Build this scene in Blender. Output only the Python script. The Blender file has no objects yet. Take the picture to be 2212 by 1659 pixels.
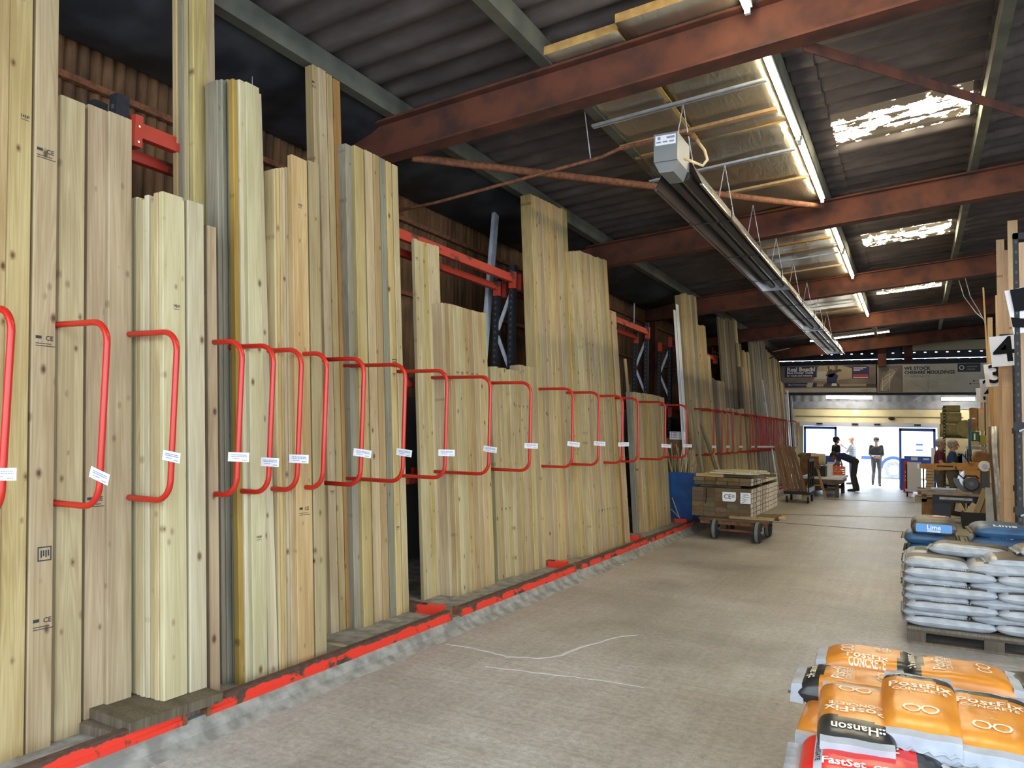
import bpy, bmesh, math, random
from mathutils import Vector, Matrix, Euler, noise
random.seed(7)
S = bpy.context.scene
COL = S.collection
# ------------------------------------------------------------------ camera
PW, PH = 2212, 1659
FPX, YAW, PITCH, ROLL, CH = 1657.0, .485079, .059549, .021294, 1.723
Fv = Vector((-math.sin(YAW)*math.cos(PITCH), math.cos(YAW)*math.cos(PITCH), math.sin(PITCH)))
Rv = Vector((math.cos(YAW), math.sin(YAW), 0)); Uv = Rv.cross(Fv)
R2 = Rv*math.cos(ROLL) + Uv*math.sin(ROLL); U2 = Uv*math.cos(ROLL) - Rv*math.sin(ROLL)
EYE = Vector((0, 0, CH))
cd = bpy.data.cameras.new('camera'); cam = bpy.data.objects.new('camera', cd); COL.objects.link(cam)
cd.sensor_width = 36; cd.lens = FPX/PW*36; cd.clip_start = .05; cd.clip_end = 300
cam.matrix_world = Matrix(((R2.x, U2.x, -Fv.x, 0), (R2.y, U2.y, -Fv.y, 0), (R2.z, U2.z, -Fv.z, CH), (0, 0, 0, 1)))
S.camera = cam
def on(x, y, X=None, Y=None, Z=None):
    """the point of the place seen at a pixel, on a plane of known X, Y or Z"""
    d = Fv + R2*((x-PW/2)/FPX) - U2*((y-PH/2)/FPX)
    t = X/d.x if X is not None else Y/d.y if Y is not None else (Z-CH)/d.z
    return EYE + d*t
def pr(P):
    v = Vector(P)-EYE; d = v.dot(Fv)
    return PW/2+FPX*v.dot(R2)/d, PH/2-FPX*v.dot(U2)/d
# ------------------------------------------------------------------ light
w = bpy.data.worlds.new('World'); S.world = w; w.use_nodes = True
nt = w.node_tree; bg = nt.nodes['Background']
geo = nt.nodes.new('ShaderNodeNewGeometry'); sep = nt.nodes.new('ShaderNodeSeparateXYZ'); ramp = nt.nodes.new('ShaderNodeValToRGB')
nt.links.new(geo.outputs['Incoming'], sep.inputs[0]); nt.links.new(sep.outputs['Z'], ramp.inputs[0])
ramp.color_ramp.elements[0].position = 0; ramp.color_ramp.elements[0].color = (.72, .86, 1, 1)
ramp.color_ramp.elements[1].position = .55; ramp.color_ramp.elements[1].color = (.93, .97, 1, 1)
nt.links.new(ramp.outputs[0], bg.inputs[0]); bg.inputs[1].default_value = WORLD = 4.2
S.view_settings.view_transform = 'Standard'; S.view_settings.look = 'None'
S.view_settings.exposure = 0.42; S.view_settings.gamma = 1; S.view_settings.use_curve_mapping = False
S.cycles.max_bounces = 8; S.cycles.diffuse_bounces = 5; S.cycles.glossy_bounces = 3
S.cycles.caustics_reflective = False; S.cycles.caustics_refractive = False
S.cycles.sample_clamp_indirect = 6
sun = bpy.data.lights.new('sun', 'SUN'); sun.energy = 5.0; sun.angle = .01; sun.color = (1, .95, .86)
so = bpy.data.objects.new('sun', sun); COL.objects.link(so); so.rotation_euler = Vector((-.5, .16, .85)).to_track_quat('Z', 'Y').to_euler()
so.location = (0, 0, 30)
def portal(name, loc, rot, sx, sy):
    l = bpy.data.lights.new(name, 'AREA'); l.shape = 'RECTANGLE'; l.size = sx; l.size_y = sy; l.cycles.is_portal = True
    o = bpy.data.objects.new(name, l); COL.objects.link(o); o.location = loc; o.rotation_euler = rot
# ------------------------------------------------------------------ materials
M = {}
def nodes(name):
    m = bpy.data.materials.new(name); m.use_nodes = True; M[name] = m
    t = m.node_tree; return m, t, t.nodes['Principled BSDF']
def N(t, typ, **kw):
    n = t.nodes.new(typ)
    for k, v in kw.items():
        if k.startswith('i_'): n.inputs[k[2:].replace('_', ' ')].default_value = v
        else: setattr(n, k, v)
    return n
def L(t, a, b): t.links.new(a, b)
def c4(c): return (c[0], c[1], c[2], 1)
def srgb(r, g, b):
    f = lambda v: (v/255/12.92) if v/255 <= .04045 else ((v/255+.055)/1.055)**2.4
    return (f(r), f(g), f(b))
def rampn(t, stops):
    r = N(t, 'ShaderNodeValToRGB'); e = r.color_ramp.elements
    while len(e) < len(stops): e.new(.5)
    for i, (p, c) in enumerate(stops): e[i].position = p; e[i].color = c4(c) if not isinstance(c, (int, float)) else (c, c, c, 1)
    return r
def mixc(t, fac, a, b, mode='MIX'):
    m = N(t, 'ShaderNodeMix', data_type='RGBA', blend_type=mode)
    for s, v in ((0, fac), (6, a), (7, b)):
        if hasattr(v, 'links'): L(t, v, m.inputs[s])
        else: m.inputs[s].default_value = c4(v) if s else v
    return m.outputs[2]
def plain(name, c, rough=.6, metal=0, c2=None, scale=6, bump=0, detail=4, coord='Object', rnd=0, lo=.4, hi=.62, stretch=(1, 1, 1), spec=.5):
    m, t, b = nodes(name)
    b.inputs['Roughness'].default_value = rough; b.inputs['Metallic'].default_value = metal; b.inputs['Specular IOR Level'].default_value = spec
    b.inputs['Base Color'].default_value = c4(c)
    tc = N(t, 'ShaderNodeTexCoord'); mp = N(t, 'ShaderNodeMapping'); L(t, tc.outputs[coord], mp.inputs[0]); mp.inputs['Scale'].default_value = stretch
    out = None
    if c2 or bump:
        nz = N(t, 'ShaderNodeTexNoise', i_Scale=scale, i_Detail=detail); L(t, mp.outputs[0], nz.inputs['Vector'])
    if c2:
        r = rampn(t, [(lo, c), (hi, c2)]); L(t, nz.outputs[0], r.inputs[0]); out = r.outputs[0]
    if rnd:
        oi = N(t, 'ShaderNodeObjectInfo'); mr = N(t, 'ShaderNodeMapRange'); L(t, oi.outputs['Random'], mr.inputs[0])
        mr.inputs[3].default_value = 1-rnd; mr.inputs[4].default_value = 1+rnd
        h = N(t, 'ShaderNodeHueSaturation'); L(t, mr.outputs[0], h.inputs['Value'])
        if out: L(t, out, h.inputs['Color'])
        else: h.inputs['Color'].default_value = c4(c)
        out = h.outputs[0]
    if out: L(t, out, b.inputs['Base Color'])
    if bump:
        bp = N(t, 'ShaderNodeBump', i_Strength=bump, i_Distance=.01); L(t, nz.outputs[0], bp.inputs['Height']); L(t, bp.outputs[0], b.inputs['Normal'])
    return m
def emit(name, c, s):
    m, t, b = nodes(name); b.inputs['Base Color'].default_value = (.8, .8, .8, 1)
    b.inputs['Emission Color'].default_value = c4(c); b.inputs['Emission Strength'].default_value = s; return m
def wood(name, base, dark, knot, vary=.12, sat=1.0, grain=.35, stain=None):
    """sawn boards: grain along local Z, growth-ring figure, knots; every object gets its own piece of the pattern"""
    m, t, b = nodes(name); b.inputs['Roughness'].default_value = .72; b.inputs['Specular IOR Level'].default_value = .25
    tc = N(t, 'ShaderNodeTexCoord'); oi = N(t, 'ShaderNodeObjectInfo')
    mul = N(t, 'ShaderNodeVectorMath', operation='MULTIPLY_ADD'); cx = N(t, 'ShaderNodeCombineXYZ')
    for i in range(3): L(t, oi.outputs['Random'], cx.inputs[i])
    L(t, cx.outputs[0], mul.inputs[0]); mul.inputs[1].default_value = (31, 57, 83); L(t, tc.outputs['Object'], mul.inputs[2])
    def mp(s):
        n = N(t, 'ShaderNodeMapping'); n.inputs['Scale'].default_value = s; L(t, mul.outputs[0], n.inputs[0]); return n.outputs[0]
    # knots (voronoi over width x length)
    kv = N(t, 'ShaderNodeTexVoronoi', voronoi_dimensions='3D', i_Scale=1.0); L(t, mp((.01, 10.5, 6.2)), kv.inputs['Vector'])
    sc = N(t, 'ShaderNodeSeparateColor'); L(t, kv.outputs['Color'], sc.inputs[0])
    sub = N(t, 'ShaderNodeMath', operation='MULTIPLY_ADD'); L(t, sc.outputs[0], sub.inputs[0]); sub.inputs[1].default_value = .36; L(t, kv.outputs['Distance'], sub.inputs[2])
    kr = rampn(t, [(.095, .95), (.135, .55), (.24, .0)]); L(t, sub.outputs[0], kr.inputs[0])
    # figure
    wv = N(t, 'ShaderNodeTexNoise', i_Scale=1.0, i_Detail=2.0, i_Distortion=.6); L(t, mp((9, 13, .45)), wv.inputs['Vector'])
    ad = N(t, 'ShaderNodeMath', operation='MULTIPLY_ADD'); L(t, kr.outputs[0], ad.inputs[0]); ad.inputs[1].default_value = .12; L(t, wv.outputs[0], ad.inputs[2])
    sn = N(t, 'ShaderNodeMath', operation='MULTIPLY'); L(t, ad.outputs[0], sn.inputs[0]); sn.inputs[1].default_value = 70
    si = N(t, 'ShaderNodeMath', operation='SINE'); L(t, sn.outputs[0], si.inputs[0])
    fib = N(t, 'ShaderNodeTexNoise', i_Scale=1.0, i_Detail=4.0, i_Roughness=.6); L(t, mp((60, 60, 1.6)), fib.inputs['Vector'])
    big = N(t, 'ShaderNodeTexNoise', i_Scale=1.0, i_Detail=3.0); L(t, mp((4, 9, 1.1)), big.inputs['Vector'])
    f1 = N(t, 'ShaderNodeMapRange'); L(t, si.outputs[0], f1.inputs[0]); f1.inputs[1].default_value = -1; f1.inputs[3].default_value = 0; f1.inputs[4].default_value = grain
    f2 = N(t, 'ShaderNodeMapRange'); L(t, fib.outputs[0], f2.inputs[0]); f2.inputs[1].default_value = .3; f2.inputs[2].default_value = .75; f2.inputs[4].default_value = .55
    f3 = N(t, 'ShaderNodeMapRange'); L(t, big.outputs[0], f3.inputs[0]); f3.inputs[1].default_value = .42; f3.inputs[2].default_value = .75; f3.inputs[4].default_value = .75
    a1 = N(t, 'ShaderNodeMath', operation='ADD'); L(t, f1.outputs[0], a1.inputs[0]); L(t, f2.outputs[0], a1.inputs[1])
    a2 = N(t, 'ShaderNodeMath', operation='ADD', use_clamp=True); L(t, a1.outputs[0], a2.inputs[0]); L(t, f3.outputs[0], a2.inputs[1])
    col = mixc(t, a2.outputs[0], base, dark)
    col = mixc(t, kr.outputs[0], col, knot)
    h = N(t, 'ShaderNodeHueSaturation', i_Saturation=sat); L(t, col, h.inputs['Color'])
    wn = N(t, 'ShaderNodeTexWhiteNoise', noise_dimensions='1D'); L(t, oi.outputs['Random'], wn.inputs['W'])
    s2 = N(t, 'ShaderNodeSeparateColor'); L(t, wn.outputs['Color'], s2.inputs[0])
    for out, inp, lo, hi in ((0, 'Value', 1-vary, 1+vary*.7), (1, 'Hue', .485, .513), (2, 'Saturation', sat*.82, sat*1.12)):
        mr = N(t, 'ShaderNodeMapRange'); L(t, s2.outputs[out], mr.inputs[0]); mr.inputs[3].default_value = lo; mr.inputs[4].default_value = hi; L(t, mr.outputs[0], h.inputs[inp])
    L(t, h.outputs[0], b.inputs['Base Color'])
    bp = N(t, 'ShaderNodeBump', i_Strength=.12, i_Distance=.003); L(t, fib.outputs[0], bp.inputs['Height']); L(t, bp.outputs[0], b.inputs['Normal'])
    return m
def painted(name, c, under, lo=.52, hi=.6, scale=5, rough=.42, topz=None):
    """gloss paint worn through to rust in patches"""
    m, t, b = nodes(name); b.inputs['Roughness'].default_value = rough
    tc = N(t, 'ShaderNodeTexCoord'); nz = N(t, 'ShaderNodeTexNoise', i_Scale=scale, i_Detail=7, i_Roughness=.62); L(t, tc.outputs['Object'], nz.inputs['Vector'])
    v = nz.outputs[0]
    if topz is not None:      # paint scuffed off along the upper edge
        sp = N(t, 'ShaderNodeSeparateXYZ'); L(t, tc.outputs['Object'], sp.inputs[0])
        mr = N(t, 'ShaderNodeMapRange'); L(t, sp.outputs['Z'], mr.inputs[0]); mr.inputs[1].default_value = topz-.028; mr.inputs[2].default_value = topz-.004; mr.inputs[4].default_value = .2
        ad = N(t, 'ShaderNodeMath', operation='ADD'); L(t, v, ad.inputs[0]); L(t, mr.outputs[0], ad.inputs[1]); v = ad.outputs[0]
    r = rampn(t, [(lo, 0.0), (hi, 1.0)]); L(t, v, r.inputs[0])
    n2 = N(t, 'ShaderNodeTexNoise', i_Scale=22, i_Detail=4); L(t, tc.outputs['Object'], n2.inputs['Vector'])
    ru = rampn(t, [(.35, under), (.7, tuple(x*.5 for x in under))]); L(t, n2.outputs[0], ru.inputs[0])
    L(t, mixc(t, r.outputs[0], c, ru.outputs[0]), b.inputs['Base Color'])
    mr = N(t, 'ShaderNodeMapRange'); L(t, r.outputs[0], mr.inputs[0]); mr.inputs[3].default_value = rough; mr.inputs[4].default_value = .85; L(t, mr.outputs[0], b.inputs['Roughness'])
    return m
wood('pine', (.51, .40, .212), (.35, .25, .115), (.10, .045, .018), vary=.20)
wood('pine_pale', (.60, .53, .36), (.45, .375, .225), (.15, .08, .035), vary=.09)
wood('pine_grey', (.34, .305, .225), (.21, .185, .13), (.09, .055, .03), vary=.14)
wood('pine_brown', (.40, .26, .10), (.27, .16, .055), (.06, .03, .012))
wood('wood_dark', (.20, .155, .11), (.10, .075, .05), (.03, .02, .012), vary=.2)
wood('batten_wood', (.55, .36, .15), (.38, .22, .08), (.1, .05, .02))
wood('sleeper', (.20, .135, .065), (.11, .07, .032), (.05, .03, .015), vary=.22)
wood('redwood', (.72, .52, .31), (.58, .38, .2), (.25, .11, .05), vary=.1)
wood('decking', (.30, .17, .09), (.18, .10, .05), (.06, .03, .02), vary=.2)
plain('end_paint', (.80, .78, .74), .7, c2=(.42, .36, .28), scale=14, lo=.5, hi=.75)
plain('white_side', (.82, .80, .77), .7, c2=(.36, .27, .17), scale=5, lo=.50, hi=.56, detail=5, stretch=(3, 1.2, 2.2))
painted('rack_red', srgb(222, 55, 32), srgb(95, 62, 45), lo=.6, hi=.66)
painted('beam_red', srgb(176, 56, 38), srgb(95, 62, 45), lo=.56, hi=.64, scale=4, rough=.55)
painted('kerb_red', srgb(222, 58, 40), srgb(92, 66, 52), lo=.56, hi=.6, scale=3.2, topz=.1)
painted('hoop_red', srgb(190, 40, 26), srgb(70, 40, 34), lo=.7, hi=.78, scale=9, rough=.3)
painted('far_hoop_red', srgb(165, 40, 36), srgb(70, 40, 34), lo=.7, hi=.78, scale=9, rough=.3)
plain('hole_edge', (.06, .06, .065), .6)
plain('upright_blue', (.005, .006, .011), .7, c2=(.012, .014, .02), scale=30)
plain('galv', (.42, .45, .50), .38, .75, c2=(.30, .33, .38), scale=10)
plain('galv_light', (.55, .59, .66), .5, .15, c2=(.42, .46, .53), scale=8)
plain('steel', (.6, .6, .6), .25, 1)
plain('black_steel', (.012, .012, .013), .65)
plain('rubber', (.025, .025, .027), .8)
plain('grey_tyre', (.16, .17, .18), .75)
plain('rust_rod', (.23, .085, .035), .8, c2=(.12, .045, .022), scale=20, bump=.2)
plain('beam_rust', (.115, .034, .017), .85, c2=(.048, .017, .012), scale=3.2, detail=12, bump=.2, lo=.42, hi=.66)
plain('purlin_paint', (.115, .115, .09), .8, c2=(.07, .074, .062), scale=3)
plain('paper', (.82, .82, .83), .6)
plain('ink', (.02, .022, .03), .6)
plain('ink_brown', (.12, .075, .045), .8)
plain('lamp_body', (.75, .75, .72), .5)
emit('tube_warm', (1, .86, .56), 30); emit('tube_white', (1, .93, .84), 36)
# ------------------------------------------------------------------ mesh building
class MB:
    def __init__(s): s.v = []; s.f = []; s.m = []
    def add(s, vs, fs, mi=0, mat=None):
        o = len(s.v)
        s.v += [tuple(mat @ Vector(p)) for p in vs] if mat else [tuple(p) for p in vs]
        s.f += [tuple(i+o for i in q) for q in fs]; s.m += [mi]*len(fs)
        return s
    def box(s, x0, x1, y0, y1, z0, z1, mi=0, mat=None, bev=0):
        if bev:
            b = bev
            return s.prism([(x0+b, y0), (x1-b, y0), (x1, y0+b), (x1, y1-b), (x1-b, y1), (x0+b, y1), (x0, y1-b), (x0, y0+b)], z0, z1, mi, mat)
        vs = [(x, y, z) for x in (x0, x1) for y in (y0, y1) for z in (z0, z1)]
        return s.add(vs, [(0, 1, 3, 2), (4, 6, 7, 5), (0, 4, 5, 1), (2, 3, 7, 6), (0, 2, 6, 4), (1, 5, 7, 3)], mi, mat)
    def prism(s, poly, z0, z1, mi=0, mat=None):
        n = len(poly); vs = [(x, y, z0) for x, y in poly]+[(x, y, z1) for x, y in poly]
        fs = [tuple(range(n-1, -1, -1)), tuple(range(n, 2*n))]+[(i, (i+1) % n, n+(i+1) % n, n+i) for i in range(n)]
        return s.add(vs, fs, mi, mat)
    def ext(s, poly, a, b, axis='X', mi=0, mat=None):
        """a polygon extruded along an axis: X -> poly is (y,z), Y -> (x,z)"""
        q = {'X': lambda p, t: (t, p[0], p[1]), 'Y': lambda p, t: (p[0], t, p[1]), 'Z': lambda p, t: (p[0], p[1], t)}[axis]
        n = len(poly); vs = [q(p, a) for p in poly]+[q(p, b) for p in poly]
        fs = [tuple(range(n)), tuple(range(2*n-1, n-1, -1))]+[(i, n+i, n+(i+1) % n, (i+1) % n) for i in range(n)]
        return s.add(vs, fs, mi, mat)
    def tube(s, pts, r, n=8, mi=0, cap=True, mat=None):
        pts = [Vector(p) for p in pts]; rs = r if isinstance(r, (list, tuple)) else [r]*len(pts)
        vs = []; prev = None
        for i, p in enumerate(pts):
            d = ((pts[min(i+1, len(pts)-1)]-p).normalized() + (p-pts[max(i-1, 0)]).normalized()).normalized()
            if prev is None: u = d.orthogonal().normalized()
            else: u = (prev-d*prev.dot(d)).normalized()
            prev = u; w_ = d.cross(u)
            vs += [p+(u*math.cos(2*math.pi*k/n)+w_*math.sin(2*math.pi*k/n))*rs[i] for k in range(n)]
        fs = [(i*n+k, i*n+(k+1) % n, (i+1)*n+(k+1) % n, (i+1)*n+k) for i in range(len(pts)-1) for k in range(n)]
        if cap: fs += [tuple(range(n-1, -1, -1)), tuple(range((len(pts)-1)*n, len(pts)*n))]
        return s.add(vs, fs, mi, mat)
    def lathe(s, prof, axis='Z', n=16, mi=0, mat=None):
        vs = []; fs = []
        for r, z in prof:
            for k in range(n):
                a = 2*math.pi*k/n; c, d = r*math.cos(a), r*math.sin(a)
                vs.append({'Z': (c, d, z), 'X': (z, c, d), 'Y': (d, z, c)}[axis])
        for i in range(len(prof)-1):
            for k in range(n): fs.append((i*n+k, i*n+(k+1) % n, (i+1)*n+(k+1) % n, (i+1)*n+k))
        fs += [tuple(range(n-1, -1, -1)), tuple(range((len(prof)-1)*n, len(prof)*n))]
        return s.add(vs, fs, mi, mat)
    def sphere(s, c, r, n=10, mi=0, mat=None):
        rx, ry, rz = r if isinstance(r, (tuple, list)) else (r, r, r)
        vs = [(c[0], c[1], c[2]-rz)]; k = n//2
        for i in range(1, k):
            a = -math.pi/2+math.pi*i/k
            for j in range(n):
                q = 2*math.pi*j/n; vs.append((c[0]+rx*math.cos(a)*math.cos(q), c[1]+ry*math.cos(a)*math.sin(q), c[2]+rz*math.sin(a)))
        vs.append((c[0], c[1], c[2]+rz)); e = len(vs)-1; fs = [(0, 1+(j+1) % n, 1+j) for j in range(n)]
        for i in range(k-2):
            for j in range(n): fs.append((1+i*n+j, 1+i*n+(j+1) % n, 1+(i+1)*n+(j+1) % n, 1+(i+1)*n+j))
        fs += [(1+(k-2)*n+j, 1+(k-2)*n+(j+1) % n, e) for j in range(n)]
        return s.add(vs, fs, mi, mat)
    def rod(s, a, b, wx, wy, mi=0, up=(0, 0, 1)):
        """square bar between two points"""
        a, b = Vector(a), Vector(b); d = (b-a).normalized(); u = d.cross(Vector(up))
        u = u.normalized() if u.length > 1e-4 else Vector((1, 0, 0)); v = u.cross(d)
        q = [u*sx*wx/2+v*sy*wy/2 for sx, sy in ((-1, -1), (1, -1), (1, 1), (-1, 1))]
        return s.add([a+k for k in q]+[b+k for k in q], [(3, 2, 1, 0), (4, 5, 6, 7), (0, 1, 5, 4), (1, 2, 6, 5), (2, 3, 7, 6), (3, 0, 4, 7)], mi)
    def text(s, body, size, mat, mi=0, align='CENTER', depth=0, bold=0, fn=None, stretch=1.0):
        """lettering in the local XY plane of mat"""
        c = bpy.data.curves.new('lettering', 'FONT'); c.body = body; c.size = size; c.align_x = align; c.align_y = 'CENTER'; c.extrude = depth; c.offset = bold; c.resolution_u = 2
        o = bpy.data.objects.new('lettering', c); me = bpy.data.meshes.new_from_object(o)
        vs = [Vector((v.co.x*stretch, v.co.y, v.co.z)) for v in me.vertices]
        if fn: vs = [fn(v) for v in vs]
        s.add(vs, [tuple(p.vertices) for p in me.polygons], mi, mat)
        bpy.data.objects.remove(o); bpy.data.curves.remove(c); bpy.data.meshes.remove(me); return s
    def mesh(s, name, mats):
        me = bpy.data.meshes.new(name); me.from_pydata(s.v, [], s.f)
        for k in mats: me.materials.append(M[k])
        me.polygons.foreach_set('material_index', s.m); me.update(); return me
    def obj(s, name, mats, parent=None, loc=None, rot=None, smooth=False, bev=0):
        if isinstance(mats, str): mats = [mats]
        me = s.mesh(name, mats)
        if smooth: me.polygons.foreach_set('use_smooth', [True]*len(me.polygons))
        o = bpy.data.objects.new(name, me); COL.objects.link(o)
        if parent: o.parent = parent
        if loc is not None: o.location = loc
        if rot is not None: o.rotation_euler = rot
        if bev:
            b = o.modifiers.new('bevel', 'BEVEL'); b.width = bev; b.segments = 2; b.limit_method = 'ANGLE'
        return o
def tag(o, label, cat, group=None, kind=None):
    if label: o['label'] = label
    if cat: o['category'] = cat
    if group: o['group'] = group
    if kind: o['kind'] = kind
    return o
def struct(o): o['kind'] = 'structure'; return o
def empty(name, loc, label, cat, group=None, rz=0):
    o = bpy.data.objects.new(name, None); COL.objects.link(o); o.location = loc; o.rotation_euler = (0, 0, rz); o.empty_display_size = .1
    return tag(o, label, cat, group)
def copy_tree(o, parent=None):
    c = o.copy(); COL.objects.link(c); c.parent = parent
    for ch in list(o.children): copy_tree(ch, c)
    return c
ORD = 'zeroth first second third fourth fifth sixth seventh eighth ninth tenth eleventh twelfth thirteenth fourteenth fifteenth sixteenth seventeenth eighteenth nineteenth twentieth'.split()
def nth(i):
    if i <= 20: return ORD[i]
    return {2: 'twenty-', 3: 'thirty-'}[i//10]+ORD[i % 10] if i % 10 else {3: 'thirtieth', 2: 'twentieth'}[i//10]
def Tm(loc, rx=0, ry=0, rz=0): return Matrix.Translation(loc) @ Euler((rx, ry, rz)).to_matrix().to_4x4()
PI = math.pi
# ================================================================== THE BUILDING
C0 = 3.06; BOT = CH+C0; SL = .09; BD = .38            # rafter soffit height at X=0, roof slope, rafter depth
BY = [(1.992+1.815*i)*C0 for i in range(5)]           # rear soffit edges of the rafters
WALLX = -5.6; XR = 11.0; YF = -2.0; YB = 30.2
def ztop(x): return BOT+BD+SL*x                        # top of rafters / underside of purlins
ROOF = .20
# floor: worn concrete with day joints
m, t, b = nodes('concrete')
tc = N(t, 'ShaderNodeTexCoord'); n1 = N(t, 'ShaderNodeTexNoise', i_Scale=.7, i_Detail=8, i_Roughness=.65); L(t, tc.outputs['Object'], n1.inputs['Vector'])
n2 = N(t, 'ShaderNodeTexNoise', i_Scale=24, i_Detail=8, i_Roughness=.75); L(t, tc.outputs['Object'], n2.inputs['Vector'])
mp = N(t, 'ShaderNodeMapping'); mp.inputs['Scale'].default_value = (16, .55, 1); mp.inputs['Rotation'].default_value = (0, 0, .12); L(t, tc.outputs['Object'], mp.inputs[0])
n3 = N(t, 'ShaderNodeTexNoise', i_Scale=1, i_Detail=5, i_Distortion=.4); L(t, mp.outputs[0], n3.inputs['Vector'])
mp2 = N(t, 'ShaderNodeMapping'); mp2.inputs['Scale'].default_value = (.5, 15, 1); mp2.inputs['Rotation'].default_value = (0, 0, .05); L(t, tc.outputs['Object'], mp2.inputs[0])
n4 = N(t, 'ShaderNodeTexNoise', i_Scale=1, i_Detail=5, i_Distortion=.5); L(t, mp2.outputs[0], n4.inputs['Vector'])
r1 = rampn(t, [(.30, (.30, .27, .235)), (.52, (.455, .425, .385)), (.72, (.58, .56, .53))]); L(t, n1.outputs[0], r1.inputs[0])
r2 = rampn(t, [(.33, (.62, .6, .58)), (.6, (1.12, 1.12, 1.12))]); L(t, n2.outputs[0], r2.inputs[0])
c1 = mixc(t, .85, r1.outputs[0], r2.outputs[0], 'MULTIPLY')
r3 = rampn(t, [(.3, (.86, .85, .84)), (.65, (1.06, 1.06, 1.06))]); L(t, n3.outputs[0], r3.inputs[0])
r4 = rampn(t, [(.3, (.88, .87, .86)), (.65, (1.05, 1.05, 1.05))]); L(t, n4.outputs[0], r4.inputs[0])
c1 = mixc(t, .7, mixc(t, .6, c1, r3.outputs[0], 'MULTIPLY'), r4.outputs[0], 'MULTIPLY')
L(t, c1, b.inputs['Base Color'])
rr = rampn(t, [(.2, .30), (.85, .46)]); L(t, n1.outputs[0], rr.inputs[0]); L(t, rr.outputs[0], b.inputs['Roughness'])
bp = N(t, 'ShaderNodeBump', i_Strength=.5, i_Distance=.014); ad = N(t, 'ShaderNodeMath', operation='ADD'); L(t, n4.outputs[0], ad.inputs[0]); L(t, n2.outputs[0], ad.inputs[1]); L(t, ad.outputs[0], bp.inputs['Height']); L(t, bp.outputs[0], b.inputs['Normal'])
plain('plinth_concrete', (.33, .315, .28), .85, c2=(.19, .18, .16), scale=9, bump=.5, detail=8)
plain('crack', (.08, .072, .06), .9)
plain('chalk', (.62, .60, .57), .9)
plain('mortar', (.40, .38, .35), .9)
fl = MB()
fl.box(WALLX-.1, XR, -2.0, YB, -.2, 0)
struct(fl.obj('floor', 'concrete'))
jt = MB()
for a, bb in (((1700, 1130), (1955, 1149)), ((1720, 1112), (2010, 1119)), ((1759, 1078), (2000, 1086))):
    A, B = on(*a, Z=.002), on(*bb, Z=.002); d = (B-A); A -= d*.3; B += d*1.2
    pts = [A+(B-A)*k/24+Vector((0, random.uniform(-.012, .012), 0)) for k in range(25)]
    for p, q in zip(pts, pts[1:]): jt.rod((p.x, p.y, .001), (q.x, q.y, .001), .03, .006)
struct(jt.obj('trim_1', 'crack'))
ck = MB()
for path, wd in (([(965, 1391), (1010, 1397), (1060, 1409), (1095, 1418), (1130, 1419), (1165, 1423), (1215, 1414), (1262, 1396), (1330, 1377), (1395, 1368)], .02), ([(1050, 1440), (1180, 1455), (1300, 1470), (1420, 1490)], .012)):
    pts = []
    P = [on(x, y, Z=.001) for x, y in path]
    for p, q in zip(P, P[1:]): pts += [p+(q-p)*k/4+Vector((random.uniform(-.012, .012), random.uniform(-.012, .012), 0)) for k in range(4)]
    for p, q in zip(pts, pts[1:]): ck.rod((p.x, p.y, .0), (q.x, q.y, .0), wd*random.uniform(.5, 1.2), .003)
struct(ck.obj('trim_2', 'chalk'))
# yard outside both ends
plain('yard', (.62, .61, .58), .9, c2=(.5, .49, .47), scale=3)
struct(MB().box(-40, 40, -45, -2.002, -.25, -.02).obj('floor_front_yard', 'yard'))
struct(MB().box(-40, 40, YB+.002, 75, -.25, -.02).obj('floor_rear_yard', 'yard'))
struct(MB().box(XR+.002, 40, -2.002, YB, -.25, -.02).obj('floor_side_yard', 'yard'))
# left wall: dark brick below, rusty corrugated sheet above
m, t, b = nodes('rust_sheet'); b.inputs['Roughness'].default_value = .9
tc = N(t, 'ShaderNodeTexCoord'); mp = N(t, 'ShaderNodeMapping'); mp.inputs['Scale'].default_value = (1, 3.2, .5); L(t, tc.outputs['Object'], mp.inputs[0])
n1 = N(t, 'ShaderNodeTexNoise', i_Scale=1.6, i_Detail=6, i_Roughness=.7); L(t, mp.outputs[0], n1.inputs['Vector'])
r1 = rampn(t, [(.3, (.036, .017, .009)), (.5, (.12, .058, .024)), (.72, (.21, .115, .046))]); L(t, n1.outputs[0], r1.inputs[0])
L(t, r1.outputs[0], b.inputs['Base Color'])
m, t, b = nodes('old_brick'); b.inputs['Roughness'].default_value = .95
tc = N(t, 'ShaderNodeTexCoord'); mp = N(t, 'ShaderNodeMapping'); mp.inputs['Rotation'].default_value = (PI/2, 0, PI/2); L(t, tc.outputs['Object'], mp.inputs[0])
br = N(t, 'ShaderNodeTexBrick', i_Scale=1.0); br.inputs['Brick Width'].default_value = .225; br.inputs['Row Height'].default_value = .075; br.inputs['Mortar Size'].default_value = .008
br.inputs['Color1'].default_value = (.03, .022, .018, 1); br.inputs['Color2'].default_value = (.05, .03, .022, 1); br.inputs['Mortar'].default_value = (.07, .065, .06, 1)
L(t, mp.outputs[0], br.inputs[0]); L(t, br.outputs[0], b.inputs['Base Color'])
def corr(path, a0, a1, pitch, amp, per=8):
    """profile samples along a line: (coordinate, offset)"""
    n = int((a1-a0)/pitch*per); return [(a0+(a1-a0)*i/n, amp*math.sin(2*PI*(a1-a0)*i/n/pitch)) for i in range(n+1)]
wl = MB(); prof = corr(None, YF, YB, .1, .013, 6)
z1 = ztop(WALLX)+ROOF
vs = []; fs = []
for y, o in prof: vs += [(WALLX+o, y, 2.1), (WALLX+o, y, z1)]
for i in range(len(prof)-1): fs.append((2*i, 2*i+2, 2*i+3, 2*i+1))
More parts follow.
